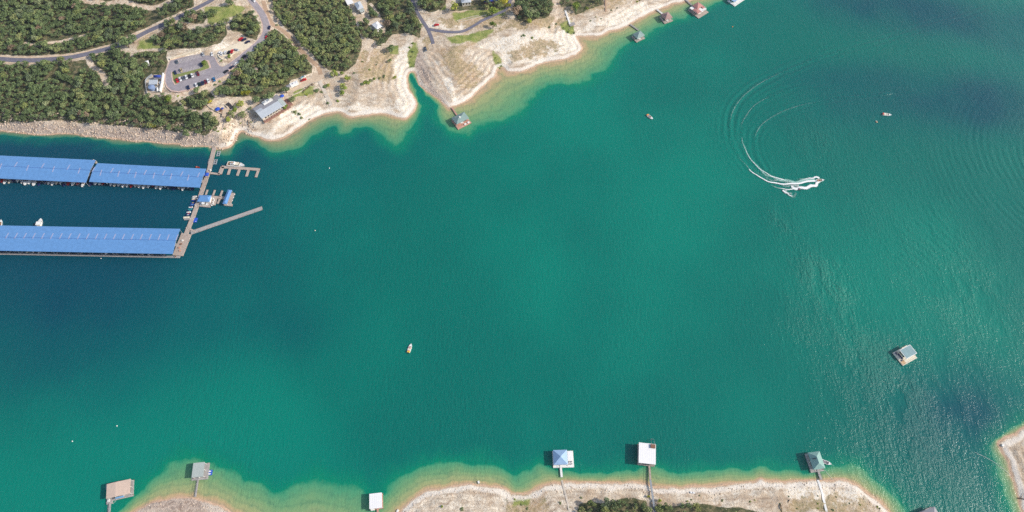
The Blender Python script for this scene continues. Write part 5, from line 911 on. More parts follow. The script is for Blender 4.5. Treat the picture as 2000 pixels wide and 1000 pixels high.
b.build('deck_furniture', 'gel_navy', r); b = MB(); b.box(-wd/2-2.9, -wd/2+.2, -dp/2-2, -dp/2+.6, .66, .72); b.build('deck_mat', 'vinyl_tan', r); b = MB(); b.cbox(wd/2+.9, dp*.1, .3, 1.0, 1.0, .9); b.build('outboard_motor', 'gel_navy', r)
d8 = house_dock((881.8,230.2), (906.2,218.2), (916.4,230.8), 4.2, 'hip', 'roof_green', (.4, .4, 2.6, .2), 'dock_red', 'boat dock with green hip roof and red deck off the limestone point', h=2.2, ridge=3.0)
b = MB(); b.cbox(-.6, -.4, 5.0, 1.3, 1.3, 1.6); b.build('cupola', 'white_paint', d8[0]); b = MB(); b.box(-d8[4]/2+.6, -d8[4]/2+3.8, -d8[5]/2-.7, -d8[5]/2+2.0, 3.3, 3.5); b.build('sundeck', 'dock_red', d8[0]); b = MB(); b.cbox(1.4, -d8[5]/2-1.2, .65, 1.8, 1.2, .7); b.cbox(4.6, -d8[5]/2-1.0, .65, 1.8, 1.2, .6); b.build('deck_boat', 'gel_white', d8[0])
d9 = house_dock((1235,66.8), (1250.3,59.5), (1263.2,67.2), 3.9, 'hip', 'roof_green', (.4, .4, .5, .3), 'dock_wood', 'small boat dock with grey green pyramid roof, lowest of the upper shore row', h=2.2)
d10 = house_dock((1290,28), (1304.6,22.8), (1315.6,33.4), 4.2, 'hip', 'roof_mauve', (.4, .4, .8, .3), 'dock_wood', 'boat dock with mauve brown pyramid roof on the upper shore', h=2.6)
# red roofed double dock
cx_, cy_, an, wd, dp = edge_frame((1346,14.5), (1364,3.5), (1380.8,17), 3.6); r = thing('boat_dock', (cx_, cy_, 0), an, 'large boat dock with two red roofs around a white sundeck', 'boat dock')
b = MB(); b.box(-wd/2-.6, wd/2+.6, -dp/2-2.2, dp/2+.2, .15, .65); b.build('deck', 'dock_wood', r); b = MB(); b.box(-wd/2+.3, wd/2-.3, -dp/2+.3, dp/2-.3, 2.9, 3.15); b.build('sundeck', 'white_paint', r)
hb = hip_mb(wd*.62, dp*.58, 3.9, 2.0); o = hb.build('roof', 'roof_red', r); o.location = (wd*.13, dp*.20, 0)
for (ax, ay, lw, ll) in ((-wd*.28, -dp*.16, wd*.42, dp*.62), (wd*.36, dp*.02, wd*.26, dp*.62)): o = hip_mb(lw, ll, 3.5, .7, lw*.4).build('roof', 'roof_red', r); o.location = (ax, ay, .02)
for sx in (-1, -.33, .33, 1):
    for sy in (-1, 0, 1): b = MB(); b.bar((sx*(wd/2-.4), sy*(dp/2-.4), -.5), (sx*(wd/2-.4), sy*(dp/2-.4), 3.1), .12, 6); b.build('post', 'white_paint', r)
b = MB(); b.rail([(-wd/2+.4, -dp/2+.4), (wd/2-.4, -dp/2+.4), (wd/2-.4, dp/2-.4)], 3.15, 1, 2); b.build('railing', 'white_paint', r)
boat_at('motorboat', 1367.5, 24.5, 1, -.5, 6, 2.3, .7, 'gel_white', 'gel_cream', 'vinyl_grey', 'white boat in the slip of the red roofed dock', 'boat')
d12 = house_dock((1423,-4), (1438,-14), (1446,-4), 3.8, 'flat', 'roof_pyramid', (.6, 3.4, 2.2, .3), 'white_paint', 'blue roofed boat dock cut off by the top edge')
d13 = house_dock((1796,1001), (1825,989), (1841,1013), 4.2, 'hip', 'roof_grey', (.3, .3, .3, .3), 'dock_wood_grey', 'grey hip roofed boat dock cut off by the bottom edge', h=1.8, ridge=3)
_gw = lambda p0, z0, p1, z1, wd, m_, lb, **k: span('gangway', p0, z0, p1, z1, wd, m_, lb, **k)
_gw((882.5,210), .9, (893,226), .8, 1.3, 'dock_red', 'short red gangway to the green roofed dock off the limestone point'); _gw((1231,47.5), 1.0, (1247,59), .8, 1.3, 'dock_wood_grey', 'grey gangway to the grey green pyramid roofed dock')
_gw((1283,18), 1.0, (1294,27), .8, 1.6, 'white_paint', 'white gangway to the mauve roofed dock'); _gw((1339,-1), 1.0, (1353,12), .8, 1.4, 'dock_wood_grey', 'grey gangway to the red roofed double dock')
_gw((212.5,1012), 1.2, (214.5,983), .7, 1.3, 'dock_wood_grey', 'grey gangway below the tan roofed dock'); _gw((381.5,970.5), .8, (387.8,930), .7, 1.0, 'dock_wood_grey', 'thin grey gangway to the pale grey green roofed dock')
_gw((738,1012), 1.0, (738,990), .7, 1.2, 'dock_red', 'red brown gangway to the white roofed dock'); _gw((1097,932), .9, (1094.8,908), .75, 1.4, 'white_paint', 'white gangway to the blue pyramid roofed dock')
_gw((1270,937), 1.4, (1268,906), .8, 1.2, 'dock_wood', 'brown gangway to the flat white roofed dock', railmat='wood_brown'); _gw((1604,937), 1.2, (1597,917), .75, 1.5, 'dock_wood_grey', 'grey gangway to the green hip roofed dock')
def path(P, wd, mat, label, dz=.12): return ribbon('path', ptsT(P), wd, mat, dz, label)
path([(1096.5,935),(1102,955),(1107,975),(1114,1006)], 1.3, 'concrete', 'grey concrete path down to the blue roofed dock', .25); path([(1597,937),(1603,955),(1608,975),(1616,1008)], 1.4, 'white_paint', 'white painted path down to the green roofed dock', .25)
_z1 = float(atT(1270, 945)[2]); _z2 = float(atT(1279, 998)[2]); span('gangway', (1270,937), 1.45, (1279.5,1004), _z2+1.6, 1.1, 'steel', 'long pale steel walkway rising from the shore between bottom trees')
# buoys, floats
for px, py, m_, lb, rr_ in ((643.5,328.5,'white_paint','white buoy in open water right of the finger dock',.45),(615.5,450.5,'gel_cream','pale buoy in open water right of the breakwater',.42),(228.5,832,'white_paint','white buoy above the tan roofed dock',.42),(141.5,862,'white_paint','white buoy left of the tan roofed dock',.42),(1430.5,52.5,'orange','orange buoy below the blue roofed dock at the top edge',.55),(197.5,505,'white_paint','white buoy just below the lower blue roof',.35),(82.5,430,'orange','orange buoy above the white cruiser',.3)):
    x, y = at(px, py, 0); b = MB(); b.ball((0, 0, .15), rr_, .8, 10, 6); b.bar((0, 0, .4), (0, 0, .4+rr_*1.6), .07, 5); o = b.build('buoy', m_, None, True); o.location = (float(x), float(y), 0); tag(o, lb, 'buoy')
x, y = at(1712, 238.3, 0); b = ring_mb(.62, .3, .2, 12, 6); o = b.build('inflatable_float', 'vinyl_tan', None, True); o.location = (float(x), float(y), 0); tag(o, 'small pinkish inflatable float below the upper right motorboat', 'float'); b = MB(); b.cbox(-.3, .5, .3, .7, .4, .5); b.build('backrest', 'white_paint', o)
# ------------------------------------------------------------------ vehicles
CARP = {}
def car_parts(color, pick, root):
    L_, W_ = (5.4, 1.95) if pick else (4.6, 1.85); b = MB()
    prof = [(-L_/2, .45), (-L_/2+.05, .95), (-L_/2+.5, 1.0), (L_/2-1.3, .98), (L_/2-.2, .82), (L_/2, .55), (L_/2-.05, .35), (-L_/2+.05, .32)]
    V = [(x_, s*W_/2*(.96 if z_ > .8 else 1), z_) for s in (-1, 1) for x_, z_ in prof]; n_ = len(prof); F = [tuple(range(n_)), tuple(range(2*n_-1, n_-1, -1))]+[(i, n_+i, n_+(i+1) % n_, (i+1) % n_) for i in range(n_)]; b.add(V, F); b.build('body', color, root)
    b = MB()
    if pick: b.cbox(.35, 0, .96, 1.9, W_*.9, .62, 0, .72, .82)
    else: b.cbox(-.35, 0, .96, 2.7, W_*.9, .52, 0, .70, .82)
    g_ = b.build('cabin_glass', 'glass_dark', root); b = MB()
    if pick: b.cbox(.35, 0, 1.56, 1.35, W_*.72, .06)
    else: b.cbox(-.35, 0, 1.46, 1.85, W_*.72, .06)
    b.build('cabin_roof', color, root)
    if pick: b = MB(); b.cbox(-1.65, 0, .98, 1.7, W_*.76, .05); b.build('cargo_bed', 'dark_inside', root)
    for sx in (-1, 1):
        for sy in (-1, 1): b = MB(); b.bar((sx*L_*.31, sy*(W_/2-.24), .33), (sx*L_*.31, sy*(W_/2+.02), .33), .34, 10); b.build('wheel', 'rubber', root)
def car(px, py, dx, dy, color, label, group=None, pick=False, zfix=None):
    x, y, z = atT(px, py, .7); x2, y2, _ = atT(px+dx*6, py+dy*6); rz = math.atan2(y2-float(y), x2-float(x))
    # heading from two ground points
    xa, ya_, _ = atT(px, py); rz = math.atan2(y2-ya_, x2-xa); z = float(hat(x, y))+.05 if zfix is None else zfix; k = (color, pick)
    if k not in CARP: r = thing('pickup_truck' if pick else 'parked_car', (0, 0, 0), 0, label, 'pickup truck' if pick else 'car'); car_parts('car_'+color, pick, r); CARP[k] = r; r.location = (float(x), float(y), z); r.rotation_euler.z = rz
    else: r = copy_tree(CARP[k], (float(x), float(y), z), rz, label)
    if 'group' in r: del r['group']
    if group: r['group'] = group
    return r
LZ = LOTZ+.31; G1 = 'cars in the parking lot'; lotd = (.4, 1)
for px, py, cl, pk, lb in ((346,157,'red',1,'bright red pickup at the left end of the middle parking row'),(352.5,154.8,'white',0,'white car right beside the bright red pickup'),(357.6,153.2,'gray',0,'grey car second from the red pickup'),(364,150.6,'white',0,'white car in the middle of the island row'),(370,149.4,'black',0,'black car between two white cars in the island row'),(375.6,147.6,'white',0,'white car at the right end of the tight island row'),(386.5,143.8,'maroon',1,'dark maroon pickup parked apart, right of the island row'),(342.5,142,'navy',0,'dark blue car at the left tip of the island'),
 (354,137.2,'tan',0,'tan car just above the island'),(345.6,121,'gray',0,'grey blue car alone in the upper row of the lot'),(368,171,'navy',0,'dark blue car alone in the lowest row of the lot'),(383.6,166.4,'white',0,'white car at the left end of the lower tight row'),(389.6,165.4,'green',0,'dark green car beside the white one in the lower row'),(395.6,163.4,'navy',0,'navy car between green and maroon cars in the lower row'),(401.4,160.6,'maroon',0,'maroon van like car in the lower row'),(407,158.2,'white',0,'white car at the right end of the lower tight row'),(418.6,155.6,'blue',0,'small bright blue car alone at the right of the lower row'),(396.5,105.5,'silver',0,'silver car in the top corner of the lot'),(393.5,127,'navy',0,'dark car half hidden beside the island tree')):
    car(px, py, *lotd, cl, lb, G1, bool(pk), LZ)
car(413.5,104,.25,1,'white','white car at the top right corner of the lot',G1,zfix=LZ)
G2 = 'cars parked along the curving road'
for px, py, dx, dy, cl, lb in ((441.5,139.4,1,-.75,'black','black car parked lowest along the curving road'),(452.6,131,1,-.7,'navy','dark blue car second lowest along the curving road'),(461.8,124,1,-.65,'white','white car parked third along the curving road'),(476,111,1,-.8,'black','black car half hidden under trees along the curving road'),(491.2,101.4,1,-.75,'silver','silver car parked halfway up the curving road'),(503.6,92,1,-.7,'white','white car on the curving road below the grey wagon'),(513.6,82.6,1,-1.0,'silver','silver car next below the red roadside car'),(520.6,72.3,.4,-1,'red','red car parked at the side of the curving road'),(526,53.5,.2,-1,'navy','dark car in the shade at the upper bend'),(495,0.5,1,.9,'white','white car driving at the top edge of the curving road')): car(px, py, dx, dy, cl, lb, G2)
G3 = 'cars on the white gravel lot'
for px, py, dx, dy, cl, lb in ((470,76,1,-.7,'red','red car at the upper edge of the white gravel lot'),(476.5,77.2,1,-.6,'navy','dark blue car beside the red one above the gravel'),(483.6,81.8,1,-.5,'navy','navy car at the right corner of the gravel lot'),(429.2,103.4,.3,-1,'white','leftmost white car on the gravel lot'),(433,105.2,.3,-1,'white','white car second from the left on the gravel lot'),(440,102.4,.3,-1,'white','white car beside the dark car on the gravel lot'),(447,102.2,.5,-1,'black','dark car left of the red car at the low edge of the gravel'),(453,100,.4,-1,'red','red car at the low edge of the gravel lot'),(461.8,97.4,1,.3,'silver','silver car across the end of the gravel row')): car(px, py, dx, dy, cl, lb, G3)
car(592.6,156,1,-.35,'red','red pickup on the gravel yard by the white trailer',None,True); car(852.5,48.5,1,-.3,'red','small red vehicle on bare ground by the driveway fork'); car(831,95.5,.3,1,'gray','grey vehicle on the ledge beside the pale path',None,True); car(1010,20.5,1,.25,'red','red car under the grove left of the point'); car(1005.5,18,1,.25,'black','black car beside the red one under the grove')
x, y, z = atT(574.5,164.5,1.5); rz = heading(574, 164, 1, -.45); r = thing('travel_trailer', (float(x), float(y), PLZ+.12), rz, 'large white trailer parked behind the red pickup', 'trailer'); b = MB(); b.cbox(0, 0, .5, 7.2, 3.4, 2.3, 0, .97, .94); b.build('body', 'gel_white', r); b = MB(); b.cbox(-1, 0, 2.8, 1.0, .8, .3); b.cbox(1.8, .4, 2.8, .7, .7, .25); b.build('roof_vent', 'vinyl_grey', r)
for sx in (-.6, .6):
    for sy in (-1.5, 1.5): b = MB(); b.bar((sx, sy-.1, .35), (sx, sy+.1, .35), .35, 10); b.build('wheel', 'rubber', r)
b = MB(); b.bar((3.5, 0, .5), (4.9, 0, .5), .07, 5); b.build('drawbar', 'steel', r)
x, y, z = atT(564,170,1); r = thing('shed', (float(x), float(y), float(z)), rz, 'low grey shed roof beside the white trailer', 'shed'); b = MB(); b.cbox(0, 0, 0, 3.6, 3.0, 2.0); b.build('wall', 'stucco', r); hip_mb(4.2, 3.6, 2.1, .5, 2).build('roof', 'roof_grey', r)
boat_at('trailered_boat', 592.6, 150.6, 1, -.45, 5.4, 1.9, .8, 'gel_white', 'gel_teal', 'vinyl_grey', 'small white boat stored on the gravel yard above the red pickup', 'boat'); o = bpy.data.objects['trailered_boat']; X, Y, Z = atT(592.6, 150.6, .5); o.location = (float(X), float(Y), float(Z)+.35)

# ------------------------------------------------------------------ buildings
def bld(name, A, B, Cc, h, kind, rmat, wmat, label, cat='house', rise=1.0, over=.5, ridge=.5, doors=True, win=3):
    x, y, z = atT((A[0]+Cc[0])/2, (A[1]+Cc[1])/2, h); g_ = float(hat(x, y)); cx_, cy_, an, wd, dp = edge_frame(A, B, Cc, g_+h); r = thing(name, (cx_, cy_, g_), an, label, cat)
    w2, d2 = wd/2-over, dp/2-over; b = MB(); b.box(-w2, w2, -d2, d2, -1.5, h-.15); wl = b.build('wall', wmat, r)
    if kind == 'hip': hip_mb(wd, dp, h, rise, ridge*max(wd, dp) if ridge else None, .2, dp > wd).build('roof', rmat, r)
    elif kind == 'shed': b = MB(); V = [(-wd/2,-dp/2,h),(wd/2,-dp/2,h),(wd/2,dp/2,h+rise),(-wd/2,dp/2,h+rise)]; V += [(p, q, s-.2) for p, q, s in V]; b.add(V, [(0,1,2,3),(7,6,5,4),(0,4,5,1),(1,5,6,2),(2,6,7,3),(3,7,4,0)]); b.build('roof', rmat, r)
    for k in range(win):
        xx = -w2+(k+.5)*2*w2/win; b = MB(); b.box(xx-.5, xx+.5, -d2-.05, -d2+.02, h*.35, h*.75); b.build('window', 'glass_dark', r)
    if doors: b = MB(); b.box(w2-.02, w2+.05, -.5, .5, .0, 2.05); b.build('door', 'wood_brown', r)
    return r, wd, dp
# restaurant by the beach
x, y, z = atT(528, 212, 4); g_ = float(hat(x, y)); cx_, cy_, an, wd, dp = edge_frame((493.4,212), (540.8,184), (560,202.4), g_+5.0); r = thing('restaurant', (cx_, cy_, g_), an, 'long grey metal roofed beach restaurant with white rooftop platform', 'restaurant')
b = MB(); b.box(-wd/2+.8, wd/2-.8, -dp/2+1.8, dp/2-.8, -3, 4.8); b.build('wall', 'stucco', r)
def slope(x0, x1, y0, y1, z0, z1, m_, nm='roof', th=.25): b = MB(); V = [(x0,y0,z0),(x1,y0,z0),(x1,y1,z1),(x0,y1,z1)]; V += [(p, q, s-th) for p, q, s in V]; b.add(V, [(0,1,2,3),(7,6,5,4),(0,4,5,1),(1,5,6,2),(2,6,7,3),(3,7,4,0)]); return b.build(nm, m_, r)
slope(-wd/2, wd/2, -dp/2, -dp*.02, 4.7, 5.7, 'roof_light'); slope(-wd/2, wd/2, -dp*.02, dp/2, 5.7, 5.0, 'roof_grey'); slope(-wd/2, -wd*.26, -dp*.01, dp*.2, 5.78, 5.5, 'roof_light', 'roof_extension'); slope(wd*.36, wd/2+.3, -dp*.48, dp*.05, 4.85, 5.95, 'roof_pale', 'porch_roof')
b = MB(); b.box(-wd*.12, wd*.24, dp*.24, dp*.5, 5.3, 5.9); pl = b.build('rooftop_platform', 'white_paint', r); b = MB(); b.cbox(-wd*.05, dp*.38, 5.9, 1.6, 1.2, .9); b.cbox(wd*.1, dp*.36, 5.9, 1.8, 1.2, .8); b.build('air_conditioner', 'steel', pl)
b = MB(); b.box(-wd/2+.5, wd/2+2.5, -dp/2-1.1, -dp/2+1.2, -.5, .5); b.build('terrace_deck', 'brick_red', r); b = MB(); b.rail([(-wd/2+.5,-dp/2-1.0),(wd/2+2.5,-dp/2-1.0)], .5, 1, 2.5); b.build('terrace_railing', 'wood_brown', r); b = MB(); b.box(wd/2+.2, wd/2+5.5, -dp*.45, dp*.15, -.6, .3); b.build('porch', 'brick_red', r)
for k in range(9): xx = -wd/2+2+k*(wd-4)/8; b = MB(); b.bar((xx, -dp/2+.4, .4), (xx, -dp/2+.4, 4.5), .12, 5); b.build('porch_post', 'white_paint', r)
for k in range(7): xx = -wd/2+4+k*(wd-8)/6; b = MB(); b.box(xx-.9, xx+.9, -dp/2+1.74, -dp/2+1.83, 1.2, 3.2); b.build('window', 'glass_dark', r)
bld('house', (691,6), (703,2), (711,15), 4.0, 'hip', 'roof_light', 'stucco', 'house with two pale roofs at the top edge right of the triangular wood', rise=1.4)
bld('house_annex', (699,18), (707,14), (711,21), 3.0, 'shed', 'roof_pale', 'white_paint', 'lower pale green annex roof below the top edge house', 'house', rise=.5, win=2)
bld('shed', (674,1), (686,-3), (690,6), 2.6, 'shed', 'roof_white', 'stucco', 'white shed roof left of the top edge house', 'shed', rise=.3, win=1)
bld('house', (725.5,47.5), (737,41), (748,50.5), 3.4, 'hip', 'roof_white', 'white_paint', 'small house with pale hip roof surrounded by trees', rise=1.3, ridge=.3)
bld('house', (899,-9), (918,-11), (921,4), 4.2, 'hip', 'roof_light', 'stucco', 'house with light grey roof cut by the top edge', rise=1.6)
bld('pool_house', (944,-6), (972,-9), (973,1), 3.0, 'shed', 'canvas_deep', 'brick_red', 'low house with brick wall and blue panels at the top edge', 'house', rise=.3)
bld('shed', (283,119.5), (289.5,117.5), (291.5,123.5), 2.6, 'hip', 'roof_white', 'white_paint', 'tiny white shed in the wood left of the parking lot', 'shed', rise=.8, ridge=None, win=1); bld('shed', (257,123.5), (264,122), (265.5,127), 2.2, 'shed', 'roof_grey', 'stucco', 'small grey shed half under trees left of the white shed', 'shed', rise=.2, win=1)
bld('shelter', (496.5,132), (503.5,131), (504.5,136.5), 2.6, 'hip', 'roof_tan', 'wood_brown', 'small tan shelter roof deep in the wood by the parking lot', 'shelter', rise=.6, win=1); bld('shelter', (498.5,140.5), (504,139.5), (505,144), 2.4, 'shed', 'roof_mauve', 'wood_brown', 'second small brown shelter just below the tan one', 'shelter', rise=.3, win=1)
# utility yard beside the lot
bld('pump_house', (292,157), (309,156), (310,164), 3.2, 'shed', 'roof_light', 'stucco', 'grey blue roofed pump house in the walled yard left of the lot', 'building', rise=.5); bld('equipment_shelter', (301.5,147.5), (317,146), (318,152.5), 2.8, 'shed', 'roof_grey', 'stucco', 'open grey shelter over a blue tank, top of the walled yard', 'shelter', rise=.1, win=1)
def tank(px, py, L_, r_, m_, label, up=False, dx=1, dy=0):
    x, y, z = atT(px, py, 1.5); rr = thing('water_tank', (float(x), float(y), float(hat(x, y))), heading(px, py, dx, dy), label, 'tank'); b = MB()
    if up: b.bar((0,0,-.5), (0,0,L_), r_, 20); b.build('shell', m_, rr, False); b = MB(); b.bar((0,0,L_), (0,0,L_+.7), r_, 20, r_*.15); b.build('lid', m_, rr)
    else: b.bar((-L_/2,0,r_+.2), (L_/2,0,r_+.2), r_, 16); b.build('shell', m_, rr, True); b = MB(); b.cbox(-L_*.3, 0, 0, .4, r_*1.6, .5); b.cbox(L_*.3, 0, 0, .4, r_*1.6, .5); b.build('cradle', 'concrete', rr)
    return rr
o = tank(309,152.4,5.6,1.1,'canvas_deep','horizontal dark blue tank under the open shelter'); o.location.z += 2.3; tank(297,171.5,3.0,2.7,'tank_blue','round blue grey water tank in the walled yard',True); tank(312.8,161,1.6,1.5,'roof_light','small pale round tank right of the pump house',True); tank(307.3,174,4.4,.9,'white_paint','slim white horizontal tank in the walled yard',dx=.2,dy=1); tank(288,122,2.0,0.01,'white_paint','') if False else None
def wall_line(name, P, h, th, m_, label, cat='wall', kind=None, top=0.0):
    Q = smooth(ptsT(P), 4); x0, y0 = Q[0]; r = MB()
    for a, c in zip(Q[:-1], Q[1:]):
        d = c-a; L_ = float(np.linalg.norm(d)); m = (a+c)/2; z_ = float(hat(m[0], m[1])); r.cbox(m[0]-x0, m[1]-y0, z_-.6, L_+.15, th, h+.6, math.atan2(d[1], d[0]))
    o = r.build(name, m_); o.location = (float(x0), float(y0), 0); return tag(o, label, cat)
wall_line('yard_wall', [(320.5,146),(319.5,155),(318,165),(315.5,175),(314,181)], 2.4, 1.0, 'white_paint', 'thick white wall on the right side of the utility yard'); wall_line('fence', [(298,147),(288,155),(285,163),(287,175),(288.5,184)], 1.9, .1, 'steel', 'pale mesh fence curving round the left side of the utility yard', 'fence'); wall_line('yard_wall', [(288.5,183),(300,181),(314,181)], .9, .4, 'concrete', 'low concrete wall closing the bottom of the utility yard')
wall_line('retaining_wall', [(333,116.5),(350,110.5),(370,105),(391,98.5)], 1.4, 1.0, 'gravel_white', 'pale limestone retaining wall above the parking lot'); wall_line('retaining_wall', [(404.5,204),(408,209),(414,213),(424,219),(437,224)], 1.0, .5, 'stucco', 'low curved stone wall round the terrace'); wall_line('retaining_wall', [(432,205),(440,206),(445,212),(448,215.5),(456,214)], .9, .4, 'stucco', 'curved pale wall beside the dark staircase')
wall_line('retaining_wall', [(570,187),(590,178),(606,165),(619,161)], .8, .4, 'concrete', 'long low garden wall below the gravel yard'); wall_line('retaining_wall', [(426,107),(430,113),(438,117),(446,113),(458,104),(470,100)], .8, .8, 'gravel_white', 'curved stone edging below the white gravel lot'); wall_line('garden_wall', [(822,25.5),(840,26),(850,24),(858,20)], .8, .35, 'stucco', 'low pale wall on the lawn right of the driveway')
wall_line('retaining_wall', [(895,43.5),(915,39.5),(935,34),(950,30)], .9, .35, 'concrete', 'upper straight garden wall above the branching driveway'); wall_line('retaining_wall', [(892,41),(912,36),(935,31)], .8, .3, 'concrete', 'second garden wall just above the first, by the branching driveway')
# terrace, umbrella, stairs
tp = ptsT([(409,208),(423,206),(437,214),(441,221),(434,224),(420,218)]); tz = float(np.mean(hat(tp[:, 0], tp[:, 1])))+.35; pad('terrace', tp, tz, 'dirt_brown', 'small paved terrace at the head of the marina gangway'); tp = ptsT([(436,213),(448,214),(446,222),(441,231),(434,229)]); pad('terrace', tp, tz+.25, 'dirt_pale', 'pale landing where the gangway starts')
def umbrella(px, py, rr_, m_, label):
    x, y, z = atT(px, py, 2.4); r_ = thing('parasol', (float(x), float(y), float(hat(x, y))), .3, label, 'umbrella'); b = MB(); b.bar((0,0,0), (0,0,2.6), .05, 6); b.build('pole', 'steel', r_); b = MB(); b.bar((0,0,2.2), (0,0,2.9), rr_, 8, .06); b.build('canopy', m_, r_); b = MB(); b.bar((0,0,.0), (0,0,.12), .35, 10); b.build('base', 'concrete', r_)
umbrella(424.5, 212.5, 2.1, 'canvas_blue', 'bright blue open umbrella on the curved terrace'); umbrella(434, 211.5, 1.2, 'canvas_deep', 'smaller dark blue umbrella right of the bright one'); umbrella(550.5, 187, 1.9, 'canvas_blue', 'blue umbrella at the upper right corner of the restaurant')
for i, (px, py) in enumerate(((432,217.5),(437,219))): x, y, z = atT(px, py); r_ = thing('picnic_table', (float(x), float(y), float(z)+.35), .4+i, ('dark picnic table on the terrace nearest the umbrella', 'dark picnic table on the terrace nearest the gangway')[i], 'table', 'picnic tables of the terrace'); b = MB(); b.cbox(0,0,.7,1.9,.8,.06); b.build('tabletop', 'wood_brown', r_); b = MB(); b.cbox(0,.7,.42,1.9,.3,.05); b.build('bench', 'wood_brown', r_); b = MB(); b.cbox(0,-.7,.42,1.9,.3,.05); b.build('bench', 'wood_brown', r_); b = MB(); b.cbox(-.6,0,0,.1,1.2,.7,0,1,.5); b.cbox(.6,0,0,.1,1.2,.7,0,1,.5); b.build('leg', 'wood_brown', r_)
def stairs(P0, P1, wd_, n_, m_, label, rail=True):
    (xa, ya_, za), (xb, yb, zb) = [tuple(float(q) for q in atT(*p)) for p in (P0, P1)]; an_ = math.atan2(yb-ya_, xb-xa); L_ = math.hypot(xb-xa, yb-ya_); r_ = thing('staircase', (xa, ya_, 0), an_, label, 'stairs'); b = MB()
    for k in range(n_): xx = (k+.5)*L_/n_; zz = za+(zb-za)*(k+.5)/n_+.5; b.cbox(xx, 0, zz-.25, L_/n_*1.02, wd_, .25)
    b.build('steps', m_, r_); b = MB()
    for s_ in (-1, 1): b.bar((0, s_*wd_/2, za+1.5), (L_, s_*wd_/2, zb+1.5), .05, 4); b.bar((0, s_*wd_/2, za+.1), (L_, s_*wd_/2, zb+.1), .1, 4)
    b.build('railing', m_, r_)
stairs((444,202), (455,213), 3.0, 14, 'black_wall', 'dark covered staircase beside the terrace'); stairs((1104,21), (1113,47), 1.6, 24, 'white_paint', 'long white staircase down the slope left of the far docks'); stairs((1182,-8), (1183,23), 1.4, 20, 'dirt_brown', 'brown wooden staircase on the slope above the far docks')
x, y, z = atT(1117,48); r_ = thing('landing', (float(x), float(y), float(z)), .4, 'grey wooden landing at the foot of the white staircase', 'landing'); b = MB(); b.cbox(0, 0, .3, 5.5, 4, .3); b.build('deck', 'dock_wood_grey', r_); b = MB(); b.rail([(-2.7,-2),(2.7,-2),(2.7,2)], .6, 1, 1.6); b.build('railing', 'dock_wood_grey', r_)
for i, (px, py, rr) in enumerate(((610,166,.7),(604,169.5,.7),(598,172.5,.8),(594,176,.7))):
    x, y, z = atT(px, py); o = crown_obj(i, 'leaves_dry', 'clipped_bush', 0, .3, .3); o.location = (float(x), float(y), float(z)-.2); o.scale = (1.6, 1.3, 1.0); tag(o, 'low purple brown plant in the garden row below the gravel yard', 'bush', 'plants of the garden row')
# driftwood, cables and odd things on the shores
def log(px0, py0, px1, py1, rr, label, m_='bark', name='driftwood'):
    x, y, z = [float(v) for v in atT(px0, py0)]; X, Y, Z = [float(v) for v in atT(px1, py1)]; z = max(z, .15); Z = max(Z, .15); b = MB(); b.bar((0,0,.2), ((X-x)*.55, (Y-y)*.55+.3, (Z-z)*.5+.35), rr, 6, rr*.7); b.bar(((X-x)*.55, (Y-y)*.55+.3, (Z-z)*.5+.35), (X-x, Y-y, Z-z+.2), rr*.7, 6, rr*.3); b.bar(((X-x)*.3, (Y-y)*.3, .3), ((X-x)*.3+rr*6, (Y-y)*.3+rr*8, .9), rr*.4, 5, rr*.15); o = b.build(name, m_); o.location = (x, y, z); tag(o, label, 'log')
log(1524,985,1527,1003,.35,'dark fallen log on the bottom shore near the left end of the dry patch'); log(1988,973,2006,977,.4,'dark fallen log on the right edge shore'); log(484,235,487,250,.3,'dark log lying on the rocks below the restaurant'); log(1539,981,1542,976,.3,'short dark stump on the bottom shore slope')
x, y, z = atT(1353,962.5); r_ = thing('upturned_boat', (float(x), float(y), float(z)+.1), heading(1353, 962, 1, .15), 'small white boat left on the rocks right of the steel walkway', 'boat'); hb, tp = hull_mb(3.2, 1.2, .45, .5, 0, 6); hb.build('hull', 'gel_white', r_); b = MB(); b.cbox(-.2, 0, .45, .4, 1.0, .08); b.build('thwart', 'vinyl_grey', r_)
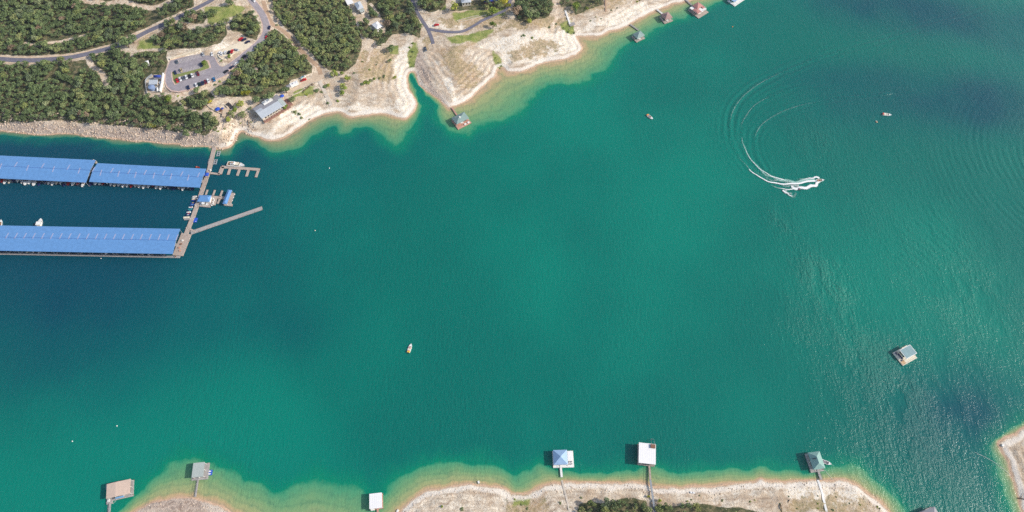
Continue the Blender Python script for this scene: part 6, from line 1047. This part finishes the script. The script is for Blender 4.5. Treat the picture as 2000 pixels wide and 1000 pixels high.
for px, py, lb in ((777,998,'small white box at the water edge right of the white roofed dock'),(935,942,'small white crate on the bottom shoreline'),(1958,870,'small white crate on the right edge shore')):
    x, y, z = atT(px, py); b = MB(); b.cbox(0,0,0,1.5,1.0,.7); b.cbox(0,0,.7,1.6,1.1,.1); o = b.build('storage_crate', 'white_paint'); o.location = (float(x), float(y), float(z)-.05); o.rotation_euler.z = px; tag(o, lb, 'crate')
def rope(P, label, zz=.12, rr=.07):
    Q = pts(P, zz); b = MB()
    for a, c in zip(Q[:-1], Q[1:]): b.bar((a[0]-Q[0][0], a[1]-Q[0][1], 0), (c[0]-Q[0][0], c[1]-Q[0][1], 0), rr, 4)
    o = b.build('mooring_cable', 'white_paint'); o.location = (float(Q[0][0]), float(Q[0][1]), zz); tag(o, label, 'cable')
rope([(1905,884),(1925,893),(1945,905),(1965,920),(1974,929)], 'thin pale cable running from the right edge shore into the water'); rope([(1611,918),(1618,927),(1627,938)], 'thin mooring line from the green hip roofed dock to the shore'); rope([(229,974),(225,979),(221,984)], 'pale line below the tan roofed dock')
# ------------------------------------------------------------------ thin summer haze between camera and ground
b = MB(); b.box(-4600, 4600, -4600, 4600, -12, 470); hz = b.build('haze', 'steel'); hm = bpy.data.materials.new('haze_air'); hm.use_nodes = True; t_ = hm.node_tree; t_.nodes.remove(t_.nodes['Principled BSDF'])
pv = t_.nodes.new('ShaderNodeVolumePrincipled'); pv.inputs['Color'].default_value = (.86, .90, .96, 1); pv.inputs['Density'].default_value = HAZE; pv.inputs['Anisotropy'].default_value = .45
t_.links.new(pv.outputs[0], t_.nodes['Material Output'].inputs['Volume']); hz.data.materials[0] = hm; tag(hz, 'thin pale haze filling the air over the lake', kind='stuff')
# ------------------------------------------------------------------ look-alikes with one description are told apart by their order
NTH = 'leftmost,second,third,fourth,fifth,sixth,seventh,eighth,ninth,tenth,eleventh,twelfth,thirteenth,fourteenth,fifteenth'.split(',')
byl = {}
for o in C.objects:
    if o.parent is None and 'label' in o and 'category' in o: byl.setdefault(o['label'], []).append(o)
for lb, os_ in byl.items():
    if 1 < len(os_) <= 15:
        os_.sort(key=lambda o: to_px(o.location.x, o.location.y, o.location.z)[0]); nw = len(lb.split())
        for i, o in enumerate(os_): o['label'] = lb+((', '+(NTH[i]+' from left' if i else 'leftmost')) if nw <= 13 else ', '+NTH[i])
